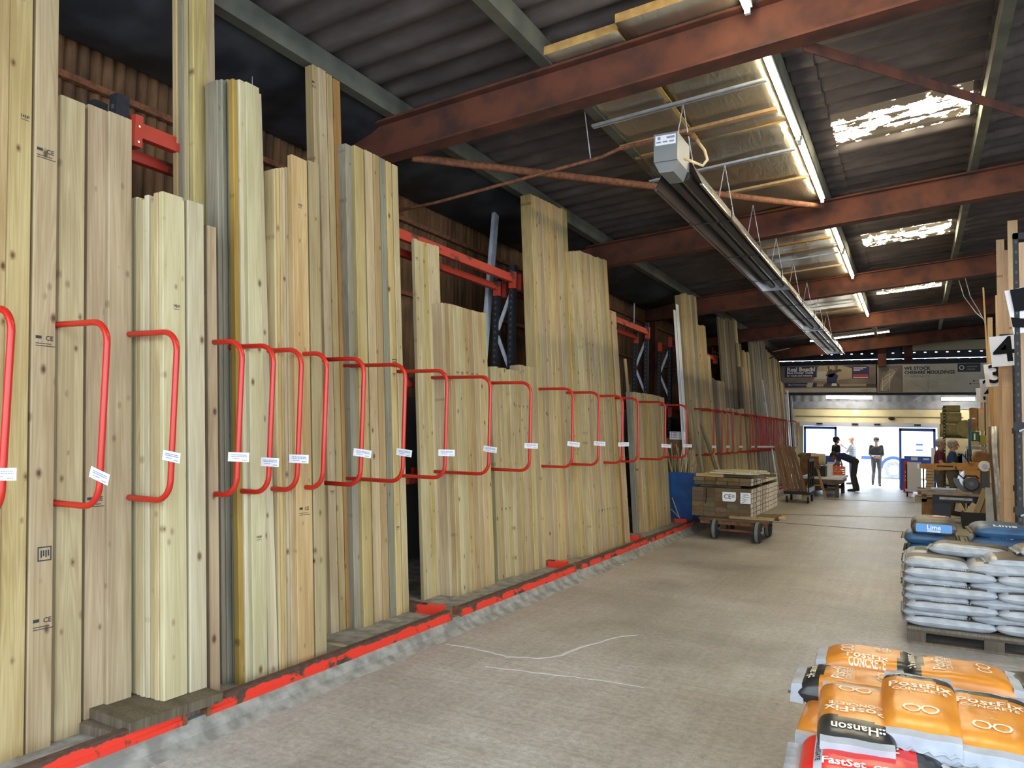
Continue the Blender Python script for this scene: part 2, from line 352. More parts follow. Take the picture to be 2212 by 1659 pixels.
wl.add(vs, fs, 0); wl.box(WALLX-.12, WALLX-.02, YF, YB, 0, z1, 1); wl.box(WALLX-.02, WALLX+.05, YF, YB, 0, 2.1, 1)
struct(wl.obj('wall_left', ['rust_sheet', 'old_brick']))
# sheeting rails and the sagging black lining at the eaves
plain('lining', (.014, .016, .021), .55, c2=(.034, .037, .044), scale=3, bump=.6)
wr = MB()
for z in (3.35, 4.25): wr.box(WALLX+.015, WALLX+.07, YF, YB, z, z+.05)
struct(wr.obj('trim_3', 'rust_rod'))
ln = MB(); n = 120; vs = []; fs = []
for i in range(n+1):
    y = YF+(YB-YF)*i/n
    for k in range(5):
        u = k/4; x = WALLX+.03+(1.0)*u
        z = (ztop(WALLX)+.04)*(1-u)+(ztop(-4.6)+.05)*u-.10*math.sin(PI*u)*(1+.5*math.sin(y*2.1)+.4*math.sin(y*5.7))-.13*(1-u)
        vs.append((x, y, z))
for i in range(n):
    for k in range(4): a = i*5+k; fs.append((a, a+1, a+6, a+5))
struct(ln.add(vs, fs).obj('trim_4', 'lining', smooth=True))
# roof sheets
m, t, b = nodes('roof_sheet'); b.inputs['Roughness'].default_value = .95
tc = N(t, 'ShaderNodeTexCoord'); mp = N(t, 'ShaderNodeMapping'); mp.inputs['Scale'].default_value = (.9, 2.5, 1); L(t, tc.outputs['Object'], mp.inputs[0])
n1 = N(t, 'ShaderNodeTexNoise', i_Scale=1.2, i_Detail=7, i_Roughness=.65); L(t, mp.outputs[0], n1.inputs['Vector'])
r1 = rampn(t, [(.32, (.045, .037, .039)), (.52, (.082, .067, .067)), (.75, (.14, .118, .115))]); L(t, n1.outputs[0], r1.inputs[0]); L(t, r1.outputs[0], b.inputs['Base Color'])
SKY = [(-.93, .57, BY[0]-5.55+3.03, BY[0]-5.55+4.0)]+[(-.93, .57, BY[0]+5.55*i+3.03, BY[0]+5.55*i+4.0) for i in range(3)]  # first entry is an unseen rooflight added to brighten the inside
PITCH_R = .335; AMP_R = .03
ny = int((YB-YF)/PITCH_R*8); ys = [YF+(YB-YF)*i/ny for i in range(ny+1)]
def rp(y):   # rounded trapezoid profile
    s = math.sin(2*PI*y/PITCH_R); return AMP_R*max(-1, min(1, s*1.5))
xs = [WALLX-.35, -3.4, -.93, .57, 3.2, XR+.2]
rf = MB(); vs = []; fs = []
for y in ys:
    for k, x in enumerate(xs): vs.append((x, y, ztop(x)+ROOF+AMP_R+rp(y)))
for i in range(ny):
    ym = (ys[i]+ys[i+1])/2
    for k in range(len(xs)-1):
        if k == 2 and any(a < ym < c for _, _, a, c in SKY): continue
        a = i*len(xs)+k; fs.append((a, a+1, a+1+len(xs), a+len(xs)))
ro = rf.add(vs, fs).obj('ceiling', 'roof_sheet', smooth=True); struct(ro)
# sheet laps (courses overlap at purlins)
lp = MB()
for x in (-2.9, -.95, .75): 
    vs = []; fs = []
    for y in ys: vs += [(x-.12, y, ztop(x-.12)+ROOF+AMP_R+rp(y)-.016), (x+.12, y, ztop(x+.12)+ROOF+AMP_R+rp(y)-.016), (x-.12, y, ztop(x-.12)+ROOF+AMP_R+rp(y)-.004)]
    for i in range(ny): fs += [(3*i, 3*i+1, 3*i+4, 3*i+3), (3*i+2, 3*i, 3*i+3, 3*i+5)]
    lp.add(vs, fs)
struct(lp.obj('trim_5', 'roof_sheet'))
# rooflights: translucent sheets, dirty in patches
m, t, b = nodes('rooflight_sheet')
tc = N(t, 'ShaderNodeTexCoord'); mp = N(t, 'ShaderNodeMapping'); mp.inputs['Scale'].default_value = (3.2, 6.5, 1); L(t, tc.outputs['Object'], mp.inputs[0])
n1 = N(t, 'ShaderNodeTexNoise', i_Scale=1.3, i_Detail=8, i_Roughness=.66); L(t, mp.outputs[0], n1.inputs['Vector'])
r1 = rampn(t, [(.455, (1, .88, .58)), (.475, (.03, .018, .006)), (.49, (.006, .004, .002))]); L(t, n1.outputs[0], r1.inputs[0])
b.inputs['Base Color'].default_value = (.05, .042, .03, 1); b.inputs['Roughness'].default_value = .8
r1.color_ramp.elements[2].color = (.002, .0015, .001, 1)
sp = N(t, 'ShaderNodeSeparateXYZ'); L(t, tc.outputs['Object'], sp.inputs[0]); my = N(t, 'ShaderNodeMath', operation='MULTIPLY'); L(t, sp.outputs['Y'], my.inputs[0]); my.inputs[1].default_value = 2*PI/.26
sy = N(t, 'ShaderNodeMath', operation='SINE'); L(t, my.outputs[0], sy.inputs[0]); ma = N(t, 'ShaderNodeMath', operation='MULTIPLY_ADD'); L(t, sy.outputs[0], ma.inputs[0]); ma.inputs[1].default_value = .075; L(t, n1.outputs[0], ma.inputs[2]); L(t, ma.outputs[0], r1.inputs[0])
L(t, r1.outputs[0], b.inputs['Emission Color']); b.inputs['Emission Strength'].default_value = 40
for i, (x0, x1, y0, y1) in enumerate(SKY):
    sk = MB(); vs = []; fs = []; n = 24; y0 -= .02; y1 += .03
    for k in range(n+1):
        y = y0+(y1-y0)*k/n
        vs += [(x0, y, ztop(x0)+ROOF+AMP_R+rp(y)-.003), (x1, y, ztop(x1)+ROOF+AMP_R+rp(y)-.003)]
    for k in range(n): fs.append((2*k, 2*k+1, 2*k+3, 2*k+2))
    o = sk.add(vs, fs).obj('rooflight', 'rooflight_sheet')
    tag(o, ['warm translucent rooflight sheet above the entrance, out of the upper picture edge', 'large glowing dirty rooflight nearest the camera', 'glowing dirty rooflight between the two middle rafters, second of three seen', 'small glowing rooflight farthest down the roof slope'][i], 'rooflight', 'rooflights in the roof')
# rafters: rusty steel I beams
for i, y in enumerate(BY):
    fw = .19; tf = .022; xa = WALLX+.05; xb = XR-.3
    def sec(yc):
        return [(yc-fw/2, 0), (yc+fw/2, 0), (yc+fw/2, tf), (yc+.008, tf), (yc+.008, BD-tf), (yc+fw/2, BD-tf), (yc+fw/2, BD), (yc-fw/2, BD), (yc-fw/2, BD-tf), (yc-.008, BD-tf), (yc-.008, tf), (yc-fw/2, tf)]
    mb = MB(); n = 12; q = sec(y-fw/2)
    vs = [(xa, p[0], BOT+SL*xa+p[1]) for p in q]+[(xb, p[0], BOT+SL*xb+p[1]) for p in q]
    mb.add(vs, [tuple(range(12))[::-1], tuple(range(12, 24))]+[(k, (k+1) % 12, 12+(k+1) % 12, 12+k) for k in range(12)])
    tag(mb.obj('roof_beam', 'beam_rust'), ['nearest and largest rust red steel roof beam across the upper picture', 'second rust red steel roof beam, behind the long tube heater', 'third rust red steel roof beam counted from the camera', 'fourth rust red steel roof beam counted from the camera', 'last rust red roof beam, just before the advertising banners'][i], 'beam', 'rafters across the shed')
    # stanchion at the left wall
    mb = MB(); x0 = WALLX+.06
    mb.box(x0, x0+.02, y-fw, y, 0, BOT+SL*xa).box(x0+.02, x0+.24, y-fw/2-.006, y-fw/2+.006, 0, BOT+SL*xa).box(x0+.24, x0+.26, y-fw, y, 0, BOT+SL*xa)
    struct(mb.obj('wall_stanchion', 'beam_rust'))
# purlins
PX = [-4.52, -2.84, -1.12, .70, 2.45, 4.2, 6.0, 7.8]
pn = ['eaves purlin, grey painted channel along the left wall side of the roof', 'grey purlin left of the foil insulation boards', 'dark purlin carrying the row of fluorescent tubes', 'slim purlin right of the glowing rooflights', 'purlin over the right hand timber rack']
for i, x in enumerate(PX):
    w_ = .11 if i < 2 else .09; mb = MB()
    z0 = ztop(x)-.0; mb.box(x-w_/2, x+w_/2, YF, YB, z0, z0+.19)
    o = mb.obj('purlin', 'purlin_paint')
    tag(o, pn[i] if i < 5 else 'roof purlin over the right side of the shed, hidden by the rack', 'purlin', 'purlins under the roof')
# far gable: yellow painted wall, grey beam and cladding, daylight slits
plain('yellow_paint', srgb(246, 232, 182), .75, c2=srgb(234, 216, 164), scale=2)
plain('gable_dark', (.045, .047, .06), .8, c2=(.03, .03, .04), scale=4)
plain('gable_grey', srgb(160, 163, 166), .7, c2=srgb(140, 143, 147), scale=4)
YW = 29.6
dl = on(1735, 915, Y=YW); dr = on(2025, 925, Y=YW); DX0, DX1, DZ = dl.x, dr.x, 2.14
wf = MB()
wf.box(WALLX, DX0, YW, YW+.25, 0, 2.72).box(DX1, XR, YW, YW+.25, 0, 2.72).box(DX0, DX1, YW, YW+.25, DZ, 2.72)
struct(wf.obj('wall_far', 'yellow_paint'))
mb = MB().box(WALLX, XR, YW-.06, YW+.2, 2.72, 2.97); struct(mb.obj('trim_6', 'gable_grey'))
gb = MB(); prof = corr(None, WALLX, XR, .3, .018, 6); vs = []; fs = []
for x, o in prof: vs += [(x, YW+.12+o, 2.97), (x, YW+.12+o, 4.38)]
for i in range(len(prof)-1): fs.append((2*i, 2*i+2, 2*i+3, 2*i+1))
gb.add(vs, fs); struct(gb.obj('wall_gable', 'gable_grey'))
gd = MB()
for z0, z1 in ((4.25, 4.445), (4.475, 4.655), (4.685, 5.0)):
    gd.box(WALLX, XR, YW+.1, YW+.14, z0, z1)
# scalloped slots where sheet ends let daylight through
for z in (4.445, 4.655):
    x = WALLX
    while x < XR:
        gd.box(x, x+.26, YW+.1, YW+.14, z, z+.03 if z > 4.5 else z+.012); x += .33
gd.box(WALLX, XR, YW+.1, YW+.3, 5.0, 7.0)
struct(gd.obj('wall_gable_upper', 'gable_dark'))
# girts, door posts and small pale panels in the gable
mb = MB()
for x in (on(1905, 780, Y=28.35).x,): mb.box(x-.13, x+.13, 28.4, 28.6, 4.1, 6.0)
for x in (on(1962, 770, Y=29.5).x,): mb.box(x-.13, x+.13, YW-.12, YW+.09, 4.3, 5.6)
struct(mb.obj('trim_7', 'beam_rust'))
plain('cream_panel', srgb(170, 158, 130), .8)
mb = MB(); x0, x1 = on(1950, 760, Y=YW).x, on(2130, 760, Y=YW).x
mb.box(x0, x1+1.5, YW-.02, YW+.08, 4.72, 5.05); struct(mb.obj('trim_8', 'cream_panel'))
x0 = on(1962, 786, Y=YW).x; mb = MB().box(x0-.13, x0+.13, YW+.02, YW+.09, 4.24, 4.46); struct(mb.obj('trim_9', 'paper'))
# right wall, far from view
struct(MB().box(XR, XR+.2, 9.0, YB, 0, 6.4).obj('wall_right', 'gable_grey'))
portal('portal_front', (2.7, YF-.02, 2.5), (-PI/2, 0, 0), 16.6, 5.0)
portal('portal_side', (XR+.02, 3.5, 3.0), (0, PI/2, 0), 6.0, 11.0)
portal('portal_door', ((DX0+DX1)/2, YW+.3, DZ/2), (PI/2, 0, 0), DX1-DX0, DZ)
# electrical: surface conduit etc come later
# ================================================================== RACK ALONG THE LEFT WALL
PZ = .10
pl = MB()   # cast plinth with a broken front edge
n = 160; vs = []; fs = []
for i in range(n+1):
    y = .2+(27.6-.2)*i/n; e = .018*noise.noise((y*3.1, 0, 0))+.012*noise.noise((y*11, 3, 0))
    vs += [(-3.40+e*1.2, y, 0), (-3.47+e, y, .035), (-3.49+e*.5, y, .065), (-3.53, y, PZ), (WALLX+.05, y, PZ), (WALLX+.05, y, 0)]
for i in range(n):
    for k in range(5): a = i*6+k; fs.append((a, a+1, a+7, a+6))
pl.add(vs, fs+[(5, 4, 3, 2, 1, 0), tuple(n*6+k for k in range(6))])
struct(pl.obj('floor_plinth', 'plinth_concrete'))
UY = [.35, 3.04, 5.74, 8.45, 11.18, 13.88]
XFP, XBP = -4.47, -4.69                          # front and back posts of the shallow uprights
for i, y in enumerate(UY + [15.45, 18.2, 20.9, 23.6, 26.3]):
    far = i > 5; H = 3.69 if i not in (6,) else 3.45
    lab = nth(i)
    o = empty('rack_upright', (XFP, y, PZ), ('dark blue rack upright frame, %s along the rack from the entrance' % lab), 'rack upright', 'upright frames of the timber rack')
    for x in (0, XBP-XFP):
        mb = MB(); mb.ext([(x-.035, -.045), (x+.035, -.045), (x+.035, .045), (x+.022, .045), (x+.022, -.03), (x-.022, -.03), (x-.022, .045), (x-.035, .045)], 0, H, 'Z')
        for k in range(int(H/.076)): mb.box(x-.012, x+.012, -.0465, -.045, k*.076+.02, k*.076+.05, 1)
        mb.obj('post', ['upright_blue', 'hole_edge'], o)
    zz = [.15, .75, 1.28, 1.80, 2.32, 2.84, 3.40]
    for k in range(len(zz)-1):
        a, b_ = (0, XBP-XFP) if k % 2 == 0 else (XBP-XFP, 0)
        MB().rod((a, .0, zz[k]), (b_, .0, zz[k+1]), .028, .04).obj('brace', 'galv_light' , o)
    # foot rail: red box rail from post to the kerb
    mb = MB().box(.05, .72, -.05, .05, .0, .075); mb.box(.72, .80, -.055, .055, .0, .08)
    mb.tube([(.62, 0, .0755), (.62, 0, .079)], .028, 10, 1)
    mb.obj('foot_rail', ['kerb_red', 'black_steel'], o)
def rackbeam(y0, y1, x, z, h, name, label, group, mat='beam_red', conn=True, d=.05):
    o = empty(name, (x, (y0+y1)/2, z), label, 'rack beam', group); l = (y1-y0)/2
    mb = MB(); mb.ext([(-d, 0), (d*.2, 0), (d*.2, h*.55), (-.2*d, h*.62), (-.2*d, h), (-d, h)], -l+.05, l-.05, 'Y'); mb.obj('beam', mat, o)
    if conn:
        for s in (-1, 1):
            mb = MB().box(-.06, .022, min(s*(l-.06), s*(l-.005)), max(s*(l-.06), s*(l-.005)), -.07, h+.03)
            for k in (0, 1): mb.tube([(.02, s*(l-.03), -.04+k*.1), (.03, s*(l-.03), -.04+k*.1)], .009, 6, 1)
            mb.obj('connector', [mat, 'steel'], o)
    return o
YALL = UY + [16.6, 19.3, 22.0, 24.7, 27.4]
for i in range(len(YALL)-1):
    y0, y1 = YALL[i]+.055, YALL[i+1]-.055
    if i == 5: y0 = 15.3
    w_ = nth(i+1)
    if i: rackbeam(y0, y1, XFP+.06, 3.55, .105, 'rack_beam', 'upper front red beam of the %s bay from the entrance' % w_, 'upper front beams of the rack')
    if i: rackbeam(y0, y1, XBP+.06, 3.47, .08, 'rack_beam', 'upper back red beam of the %s bay from the entrance' % w_, 'upper back beams of the rack')
    rackbeam(y0, y1, XFP+.06, 2.12, .10, 'rack_beam', 'middle red beam of the %s bay, behind the divider tops' % w_, 'middle beams of the rack')
    rackbeam(y0, y1, XFP+.06, 1.17, .10, 'rack_beam', 'lower red beam of the %s bay, level with divider bottoms' % w_, 'lower beams of the rack')
    # kerb beam along the plinth edge
    o = empty('kerb_beam', (-3.53, (y0+y1)/2, .07), 'worn red kerb beam along the plinth edge of the %s bay' % w_, 'kerb beam', 'kerb beams of the rack')
    l = (y1-y0)/2; mb = MB(); mb.ext([(-.07, .0), (.0, .0), (.012, .012), (.012, .045), (.0, .052), (.0, .10), (-.05, .10), (-.07, .09)], -l+.04, l-.04, 'Y')
    mb.obj('beam', 'kerb_red', o)
    for s in (-1, 1): MB().box(-.075, .014, min(s*(l-.01), s*(l-.04)), max(s*(l-.01), s*(l-.04)), -.035, .10).obj('end_plate', 'rust_rod', o)
# ---- red dividers with price tickets
XH = -3.595
def hoop(mat, ticket, n=8):
    r = .0165; R = .11; X0, X1 = XFP+.03, XH; zt, zb = 2.225, 1.295
    pts = [(X0, 0, zt)]
    for k in range(7): a = k/6*PI/2; pts.append((X1-R+R*math.sin(a), 0, zt-R+R*math.cos(a)))
    for k in range(7): a = k/6*PI/2; pts.append((X1-R+R*math.cos(a), 0, zb+R-R*math.sin(a)))
    pts.append((X0, 0, zb))
    return MB().tube([(x-X0, y, z-zb) for x, y, z in pts], r, n), X0, zb
plain('ticket_print', (.25, .26, .45), .7)
hm, HX0, HZ0 = hoop('hoop_red', True, 10)
hmesh = hm.mesh('divider_arm', ['hoop_red']); hmesh.polygons.foreach_set('use_smooth', [True]*len(hmesh.polygons))
hm2, _, _ = hoop('far', True, 6); hmesh2 = hm2.mesh('divider_arm', ['far_hoop_red']); hmesh2.polygons.foreach_set('use_smooth', [True]*len(hmesh2.polygons))
def ticket(w_=.15, h=.055):
    mb = MB().box(-w_*.35, w_*.65, -.002, .0, -h/2, h/2)
    for k, (z, x0, x1) in enumerate(((.012, -.03, .08), (.003, -.03, .085), (-.010, -.02, .03), (-.017, .05, .085))):
        x = x0
        while x < x1: l = random.uniform(.004, .012); mb.box(x, min(x+l, x1), -.0028, -.002, z-.0025, z+.0025, 1); x += l+.003
    return mb.mesh('price_ticket', ['paper', 'ticket_print'])
tmesh = ticket()
near = [(8, 1025), (219, 1025), (378, 985), (518, 987), (584, 998), (647, 991), (703, None), (783, 978), (872, 977), (965, 978), (1058, 970), (1145, 963), (1237, 959), (1294, 958), (1345, 960), (1379, None), (1437, 963), (1483, 963)]
far = [(x, 965) for x in (1542, 1560, 1572, 1584, 1600, 1621, 1626, 1632, 1639, 1643, 1646.5, 1650, 1653.5, 1657, 1660.5, 1664, 1667.5, 1671, 1674.5, 1678, 1681, 1685, 1689, 1693, 1697, 1701, 1722)]
def put_hoop(i, x, ty, farside):
    Y = on(x, 940, X=XH).y if farside else on(x, 900, X=XH).y
    o = bpy.data.objects.new('divider_hoop', None); COL.objects.link(o); o.location = (HX0, Y, HZ0); o.rotation_euler = (0, 0, random.uniform(-.015, .015)); o.empty_display_size = .1
    tag(o, ('dark red tube divider, %s of the far close-set row' if farside else 'bright red tube divider, %s along the near rack from the camera') % nth(i+1), 'divider hoop', 'close-set dividers at the far end' if farside else 'red dividers of the near rack')
    d = bpy.data.objects.new('arm', hmesh2 if farside else hmesh); COL.objects.link(d); d.parent = o
    for z in (.0, .93):
        MB().box(-.03, .0, -.025, .025, z-.03, z+.03).obj('bracket', 'far_hoop_red' if farside else 'hoop_red', o)
    if ty:
        z = on(x, ty, Y=Y).z
        tk = bpy.data.objects.new('price_ticket', tmesh); COL.objects.link(tk); tk.parent = o
        tk.location = (XH-HX0, -.018, z-HZ0); tk.rotation_euler = (0, random.choice((0, 0, .05, -.04, .1)) if i != 1 else .25, random.uniform(-.05, .3)); tk['label'] = 'white paper price ticket'
        if farside: tk.scale = (.5, 1, .8)
for i, (x, ty) in enumerate(near): put_hoop(i, x, ty, False)
for i, (x, ty) in enumerate(far): put_hoop(i, x, ty if i % 2 == 0 or i > 8 else None, True)
# ---- boards
LEAN = .076
def stamp(mb, y, z, kind, mi=1):
    """grading ink mark on a board face (face at x=0, seen from +X)"""
    T_ = Matrix(((0, 0, 1, .0006), (1, 0, 0, y), (0, 1, 0, z), (0, 0, 0, 1)))
    if kind == 'ce':
        mb.text('CE', .034, T_ @ Matrix.Translation((.02, 0, 0)), mi, bold=.0008); mb.box(.0003, .0007, y-.05, y-.02, z-.004, z+.012, mi); mb.box(.0003, .0007, y-.05, y+.03, z-.03, z-.026, mi); mb.box(.0003, .0007, y-.05, y+.05, z-.042, z-.038, mi)
    elif kind == 'c': [mb.box(.0003, .0007, y+q*.009-.0022, y+q*.009+.0022+.0015*(q % 2), z-.009+.003*(q % 3), z+.011-.002*(q % 2), mi) for q in (-2, -1, 0, 1, 2)]; mb.box(.0003, .0007, y-.02, y+.02, z-.018, z-.015, mi)
    elif kind == 'box':
        for a, b_, c_, d_ in ((-.035, .035, .03, .036), (-.035, .035, -.036, -.03), (-.035, -.029, -.03, .03), (.029, .035, -.03, .03)): mb.box(.0003, .0007, y+a, y+b_, z+c_, z+d_, mi)
        [mb.box(.0003, .0007, y-.02+.012*q, y-.013+.012*q, z-.018+.006*(q % 2), z+.018, mi) for q in range(4)]
def board(y0, y1, xf, z0, ln, th, mat, label, group, lean=LEAN, stamps=(), cat='timber board', name='timber_board', twist=None, skew=0):
    w_ = y1-y0; mb = MB(); b_ = min(.0055, th*.15); zc = ln
    mb.box(-th, 0, -w_/2, w_/2, 0, ln, 0, None, b_)
    if stamps:
        for (yy, zz, k) in stamps:
            stamp(mb, yy*w_, zz, k)
    o = mb.obj(name, [mat, 'ink'], None, (xf, (y0+y1)/2, z0), (skew, -lean, random.uniform(-.012, .012) if twist is None else twist))
    return tag(o, label, cat, group)
def find_len(xf, y, z0, lean, ytop):
    lo, hi = .3, 6.5
    for _ in range(40):
        md = (lo+hi)/2
        if pr((xf-math.sin(lean)*md, y, z0+math.cos(lean)*md))[1] > ytop: lo = md
        else: hi = md
    return lo
BASES = {}
def stack(desc, items, Xf, base, z0=PZ, lean=LEAN, mat='pine', th=.14, what='timber board', tops=None, start=1, stamps=None, atpx=None):
    """items: (left px, right px, top px or None, dX, thickness, material, length) read along the base line"""
    grp = 'boards in the '+desc
    (ax, ay), (bx, by) = base
    k = start; made = []
    for it in items:
        xl, xr, yt = it[0], it[1], it[2]; dx = it[3] if len(it) > 3 else 0; t_ = it[4] if len(it) > 4 and it[4] else th
        mt = it[5] if len(it) > 5 and it[5] else mat; ln = it[6] if len(it) > 6 else None; le = it[7] if len(it) > 7 else lean
        X = Xf+dx+random.uniform(-.006, .006)
        f = lambda x: ay+(by-ay)*(x-ax)/(bx-ax)
        Xr = X if atpx is None else X-math.tan(le)*atpx
        y0, y1 = on(xl, f(xl), X=Xr).y, on(xr, f(xr), X=Xr).y
        if ln is None: ln = find_len(X, (y0+y1)/2, z0, le, yt)
        g = min(.0022, (y1-y0)*.04); ns = max(1, math.ceil((y1-y0)/.235))
        for q in range(ns):
            a_, b_ = y0+(y1-y0)*q/ns, y0+(y1-y0)*(q+1)/ns
            made.append(board(a_+g, b_-g, X+(random.uniform(-.012, .012) if ns > 1 else 0), z0, ln+(random.uniform(-.03, .03) if ns > 1 else 0), t_, random.choice((mt, mt, mt, 'pine_grey', 'pine_brown' if mt == 'wood_dark' else 'wood_dark')) if ns > 1 and X > -3.99 and atpx else mt, '%s %s from the left in the %s' % (nth(k), what, desc), grp, le, (stamps or {}).get(k, ()))); k += 1
    return made
def bounds(bs, y0, y1, dx=0, th=None, mat=None, jit=3):
    out = []
    for i, (a, c) in enumerate(zip(bs, bs[1:])):
        u = i/max(1, len(bs)-2); out.append((a, c, y0+(y1-y0)*u+random.uniform(-jit, jit)*.5, dx, th, mat))
    return out
def pile(desc, n, t_, front, y0, y1, z0, ln, mat, what='board', lean=LEAN, jit=.012, back0=0):
    """boards piled one behind another, wide faces to the aisle; their edges show at the near side"""
    for k in range(n):
        d = back0+k*t_; a = random.uniform(-jit, jit)
        board(y0+a, y1+a, front-d, z0, ln+random.uniform(-.02, .02), t_-.001, mat if isinstance(mat, str) else random.choice(mat), '%s %s from the front of the %s' % (nth(k+2), what, desc), 'boards of the '+desc, lean)
# 1 wide boards by the left picture edge
stack('wide pair at the left picture edge', [(-70, 52, None, 0, .047, 'pine', 4.8), (56, 112, None, .01, .047, 'pine', 4.8)], -3.84, ((52, 1632), (112, 1613)), stamps={3: [(.1, .62, 'ce'), (.12, .95, 'box'), (.05, 2.05, 'ce'), (.0, 3.05, 'ce')], 2: [(.2, 3.2, 'c')]})
stack('wide trio left of the pale pile', [(117, 177, 215, -.01, .047), (181, 226, 232, -.02, .047), (230, 286, 250, .01, .06)], -3.86, ((117, 1607), (286, 1549)), stamps={2: [(0, 1.2, 'ce')]})
# 2 pale pile on two grey packers
z2 = .205
pf = on(354, 1516, Z=z2); pe = on(407, 1498, X=pf.x); ptop = find_len(pf.x, pf.y, z2, LEAN, 417)
stack('pale pile on grey packers', [(354, 407, 421, 0, .038, 'pine_pale'), (411, 449, 437, .0, .038, 'pine_pale')], pf.x, ((354, 1516), (449, 1484)), z0=z2, stamps={1: [(.1, 2.2, 'c')]})
f3a, f3b = on(452, 1511, Z=PZ), on(477, 1504, Z=PZ); board(f3a.y, f3b.y, f3b.x, PZ, find_len(f3b.x, f3b.y, PZ, LEAN, 492), .038, 'pine', 'lower narrow board standing right of the pale pile', 'boards in the pale pile on grey packers')
pile('pale pile on grey packers', 7, .039, pf.x-.039, pf.y-.003, pe.y, z2, ptop-.01, ['pine_pale', 'pine_pale', 'pine'], 'pale board', jit=.008)
for k, (z, dx) in enumerate(((.1, -.02), (.1525, 0.0))):
    o = MB().box(-.5, .06, -.0, .56, 0, .05, bev=.004).obj('packer_board', 'wood_dark', None, (pf.x-.05+dx+.10, pf.y-.31+.03*k, z), (0, 0, .05-.12*k))
    tag(o, ['lower grey timber packer lying on the plinth under the pale pile', 'upper grey timber packer directly under the pale pile'][k], 'packer', 'packers under the pale pile')
# 3 tall boards reaching the roof behind it
tX = -3.99
ty = on(418, 480, X=tX-.23).y; ty2 = on(449, 480, X=tX-.23).y; ty3 = on(471, 480, X=tX-.23).y
board(ty, ty2-.002, tX, PZ, 4.85, .047, 'pine', 'left front board of the tall stack reaching the roof, behind the pale pile', 'boards of the tall stack reaching the roof')
board(ty2, ty3, tX-.01, PZ, 4.85, .047, 'pine', 'right front board of the tall stack reaching the roof, behind the pale pile', 'boards of the tall stack reaching the roof')
pile('tall stack reaching the roof', 3, .047, tX-.062, ty, ty3, PZ, 4.82, ['pine_grey', 'pine'], 'greyish board')
# 4 pale trio and weathered edges
stack('narrow stack right of the pale pile', [(480, 491, 174, -.16, .12, 'pine_grey'), (491, 503, 173, -.15, .12, 'pine_grey'), (504, 517, 173, -.14, .12, 'pine_grey'), (518, 530, 172, -.05, .05, 'pine_brown'), (532, 547, 174, -.035, .045, 'pine_pale'), (548, 580, 183, 0, .045, 'pine_pale'), (581, 603, 199, -.015, .045, 'pine_pale', None, .095)], -3.68, ((541, 1480), (603, 1457)), stamps={6: [(0, .9, 'c')]})
stack('lower stack by the fifth divider', bounds([604, 610, 617, 623, 630, 636, 643], 366, 362, -.03, .15)+[(645, 681, 341, 0, .047), (683, 708, 351, .0, .047)], -3.67, ((604, 1455), (708, 1421)), stamps={7: [(0, 1.05, 'ce'), (0, 3.2, 'c')]}, lean=.068)
# 5 tall quartet
stack('tall quartet under the eaves', [(702, 716, 142, -.035, .09), (716, 734, 150, 0, .09), (735, 749, 162, -.005, .09), (750, 766, 173, 0, .09, 'pine_brown')], -4.06, ((716, 1369), (766, 1350)), stamps={2: [(0, 1.1, 'c')], 1: [(0, 4.5, 'ce')]})
stack('stack before the dark gap', [(767, 786, 314, -.03, .15, 'pine_grey'), (787, 808, 318, .01, .1), (810, 828, 327, -.01, .1), (829, 843, 335, 0, .1), (844, 857, 343, -.008, .12, 'pine_grey'), (858, 871, 350, .004, .12), (872, 885, 357, 0, .12)], -3.98, ((787, 1351), (885, 1322)), lean=.068, stamps={6: [(0, .75, 'c'), (.1, 2.2, 'box'), (0, 2.1, 'c')]})
# 6 short stacks of narrow joists
stack('five-board stack right of the dark gap', bounds([917, 925, 936, 947, 960, 972], 517, 531, 0, .045, None, 1), -4.12, ((917, 1294), (972, 1281)), lean=.068, stamps={4: [(0, .8, 'c')], 5: [(0, .8, 'c')], 1: [(0, 2.9, 'c'), (0, 3.3, 'c')]})
stack('knee-high topped joist row with ink marks', [(973, 981, 655, -.06, .14), (981, 989, 656, -.05, .14)]+bounds([989, 998, 1008, 1019, 1030, 1040, 1051, 1061, 1070], 657, 677, 0, .145), -3.94, ((997, 1285), (1070, 1262)), lean=.066, stamps={k: [(0, 2.2+random.uniform(-.01, .01), 'c')] for k in range(4, 11)})
stack('first half of the low joist row', bounds([1078, 1087, 1094, 1103, 1112], 791, 796, 0, .14), -3.985, ((1087, 1249), (1112, 1240)), lean=.07, stamps={k: [(0, .75, 'c')] for k in (2, 3, 4)})
stack('second half of the low joist row', bounds([1114, 1121, 1130, 1138], 797, 803, 0, .14)+bounds([1138, 1147, 1156, 1165, 1174], 790, 793, .004, .14), -3.945, ((1121, 1242), (1174, 1223)), lean=.06, stamps={k: [(0, 1.9, 'c')] for k in range(2, 7)})
stack('tallest sunlit stack near the second roof beam', bounds([1176, 1185, 1191, 1200, 1208, 1216, 1223, 1232, 1243, 1255], 420, 453, 0, .15), -3.92, ((1176, 1225), (1255, 1199)), lean=.062)
stack('wide stack below the second roof beam', bounds([1257, 1266, 1273, 1281], 545, 545, -.06, .14)+bounds([1281, 1288, 1296, 1302, 1308, 1314, 1320, 1326, 1333, 1339, 1346], 542, 562, 0, .14), -3.77, ((1281, 1200), (1346, 1175)), lean=.074, stamps={k: [(0, .55, 'c')] for k in range(6, 13)})
stack('shorter pair beside the wide stack', [(1346, 1353, 670, -.01, .1, 'pine_brown'), (1353, 1362, 673, 0, .1)], -3.785, ((1346, 1175), (1362, 1169)), lean=.08)
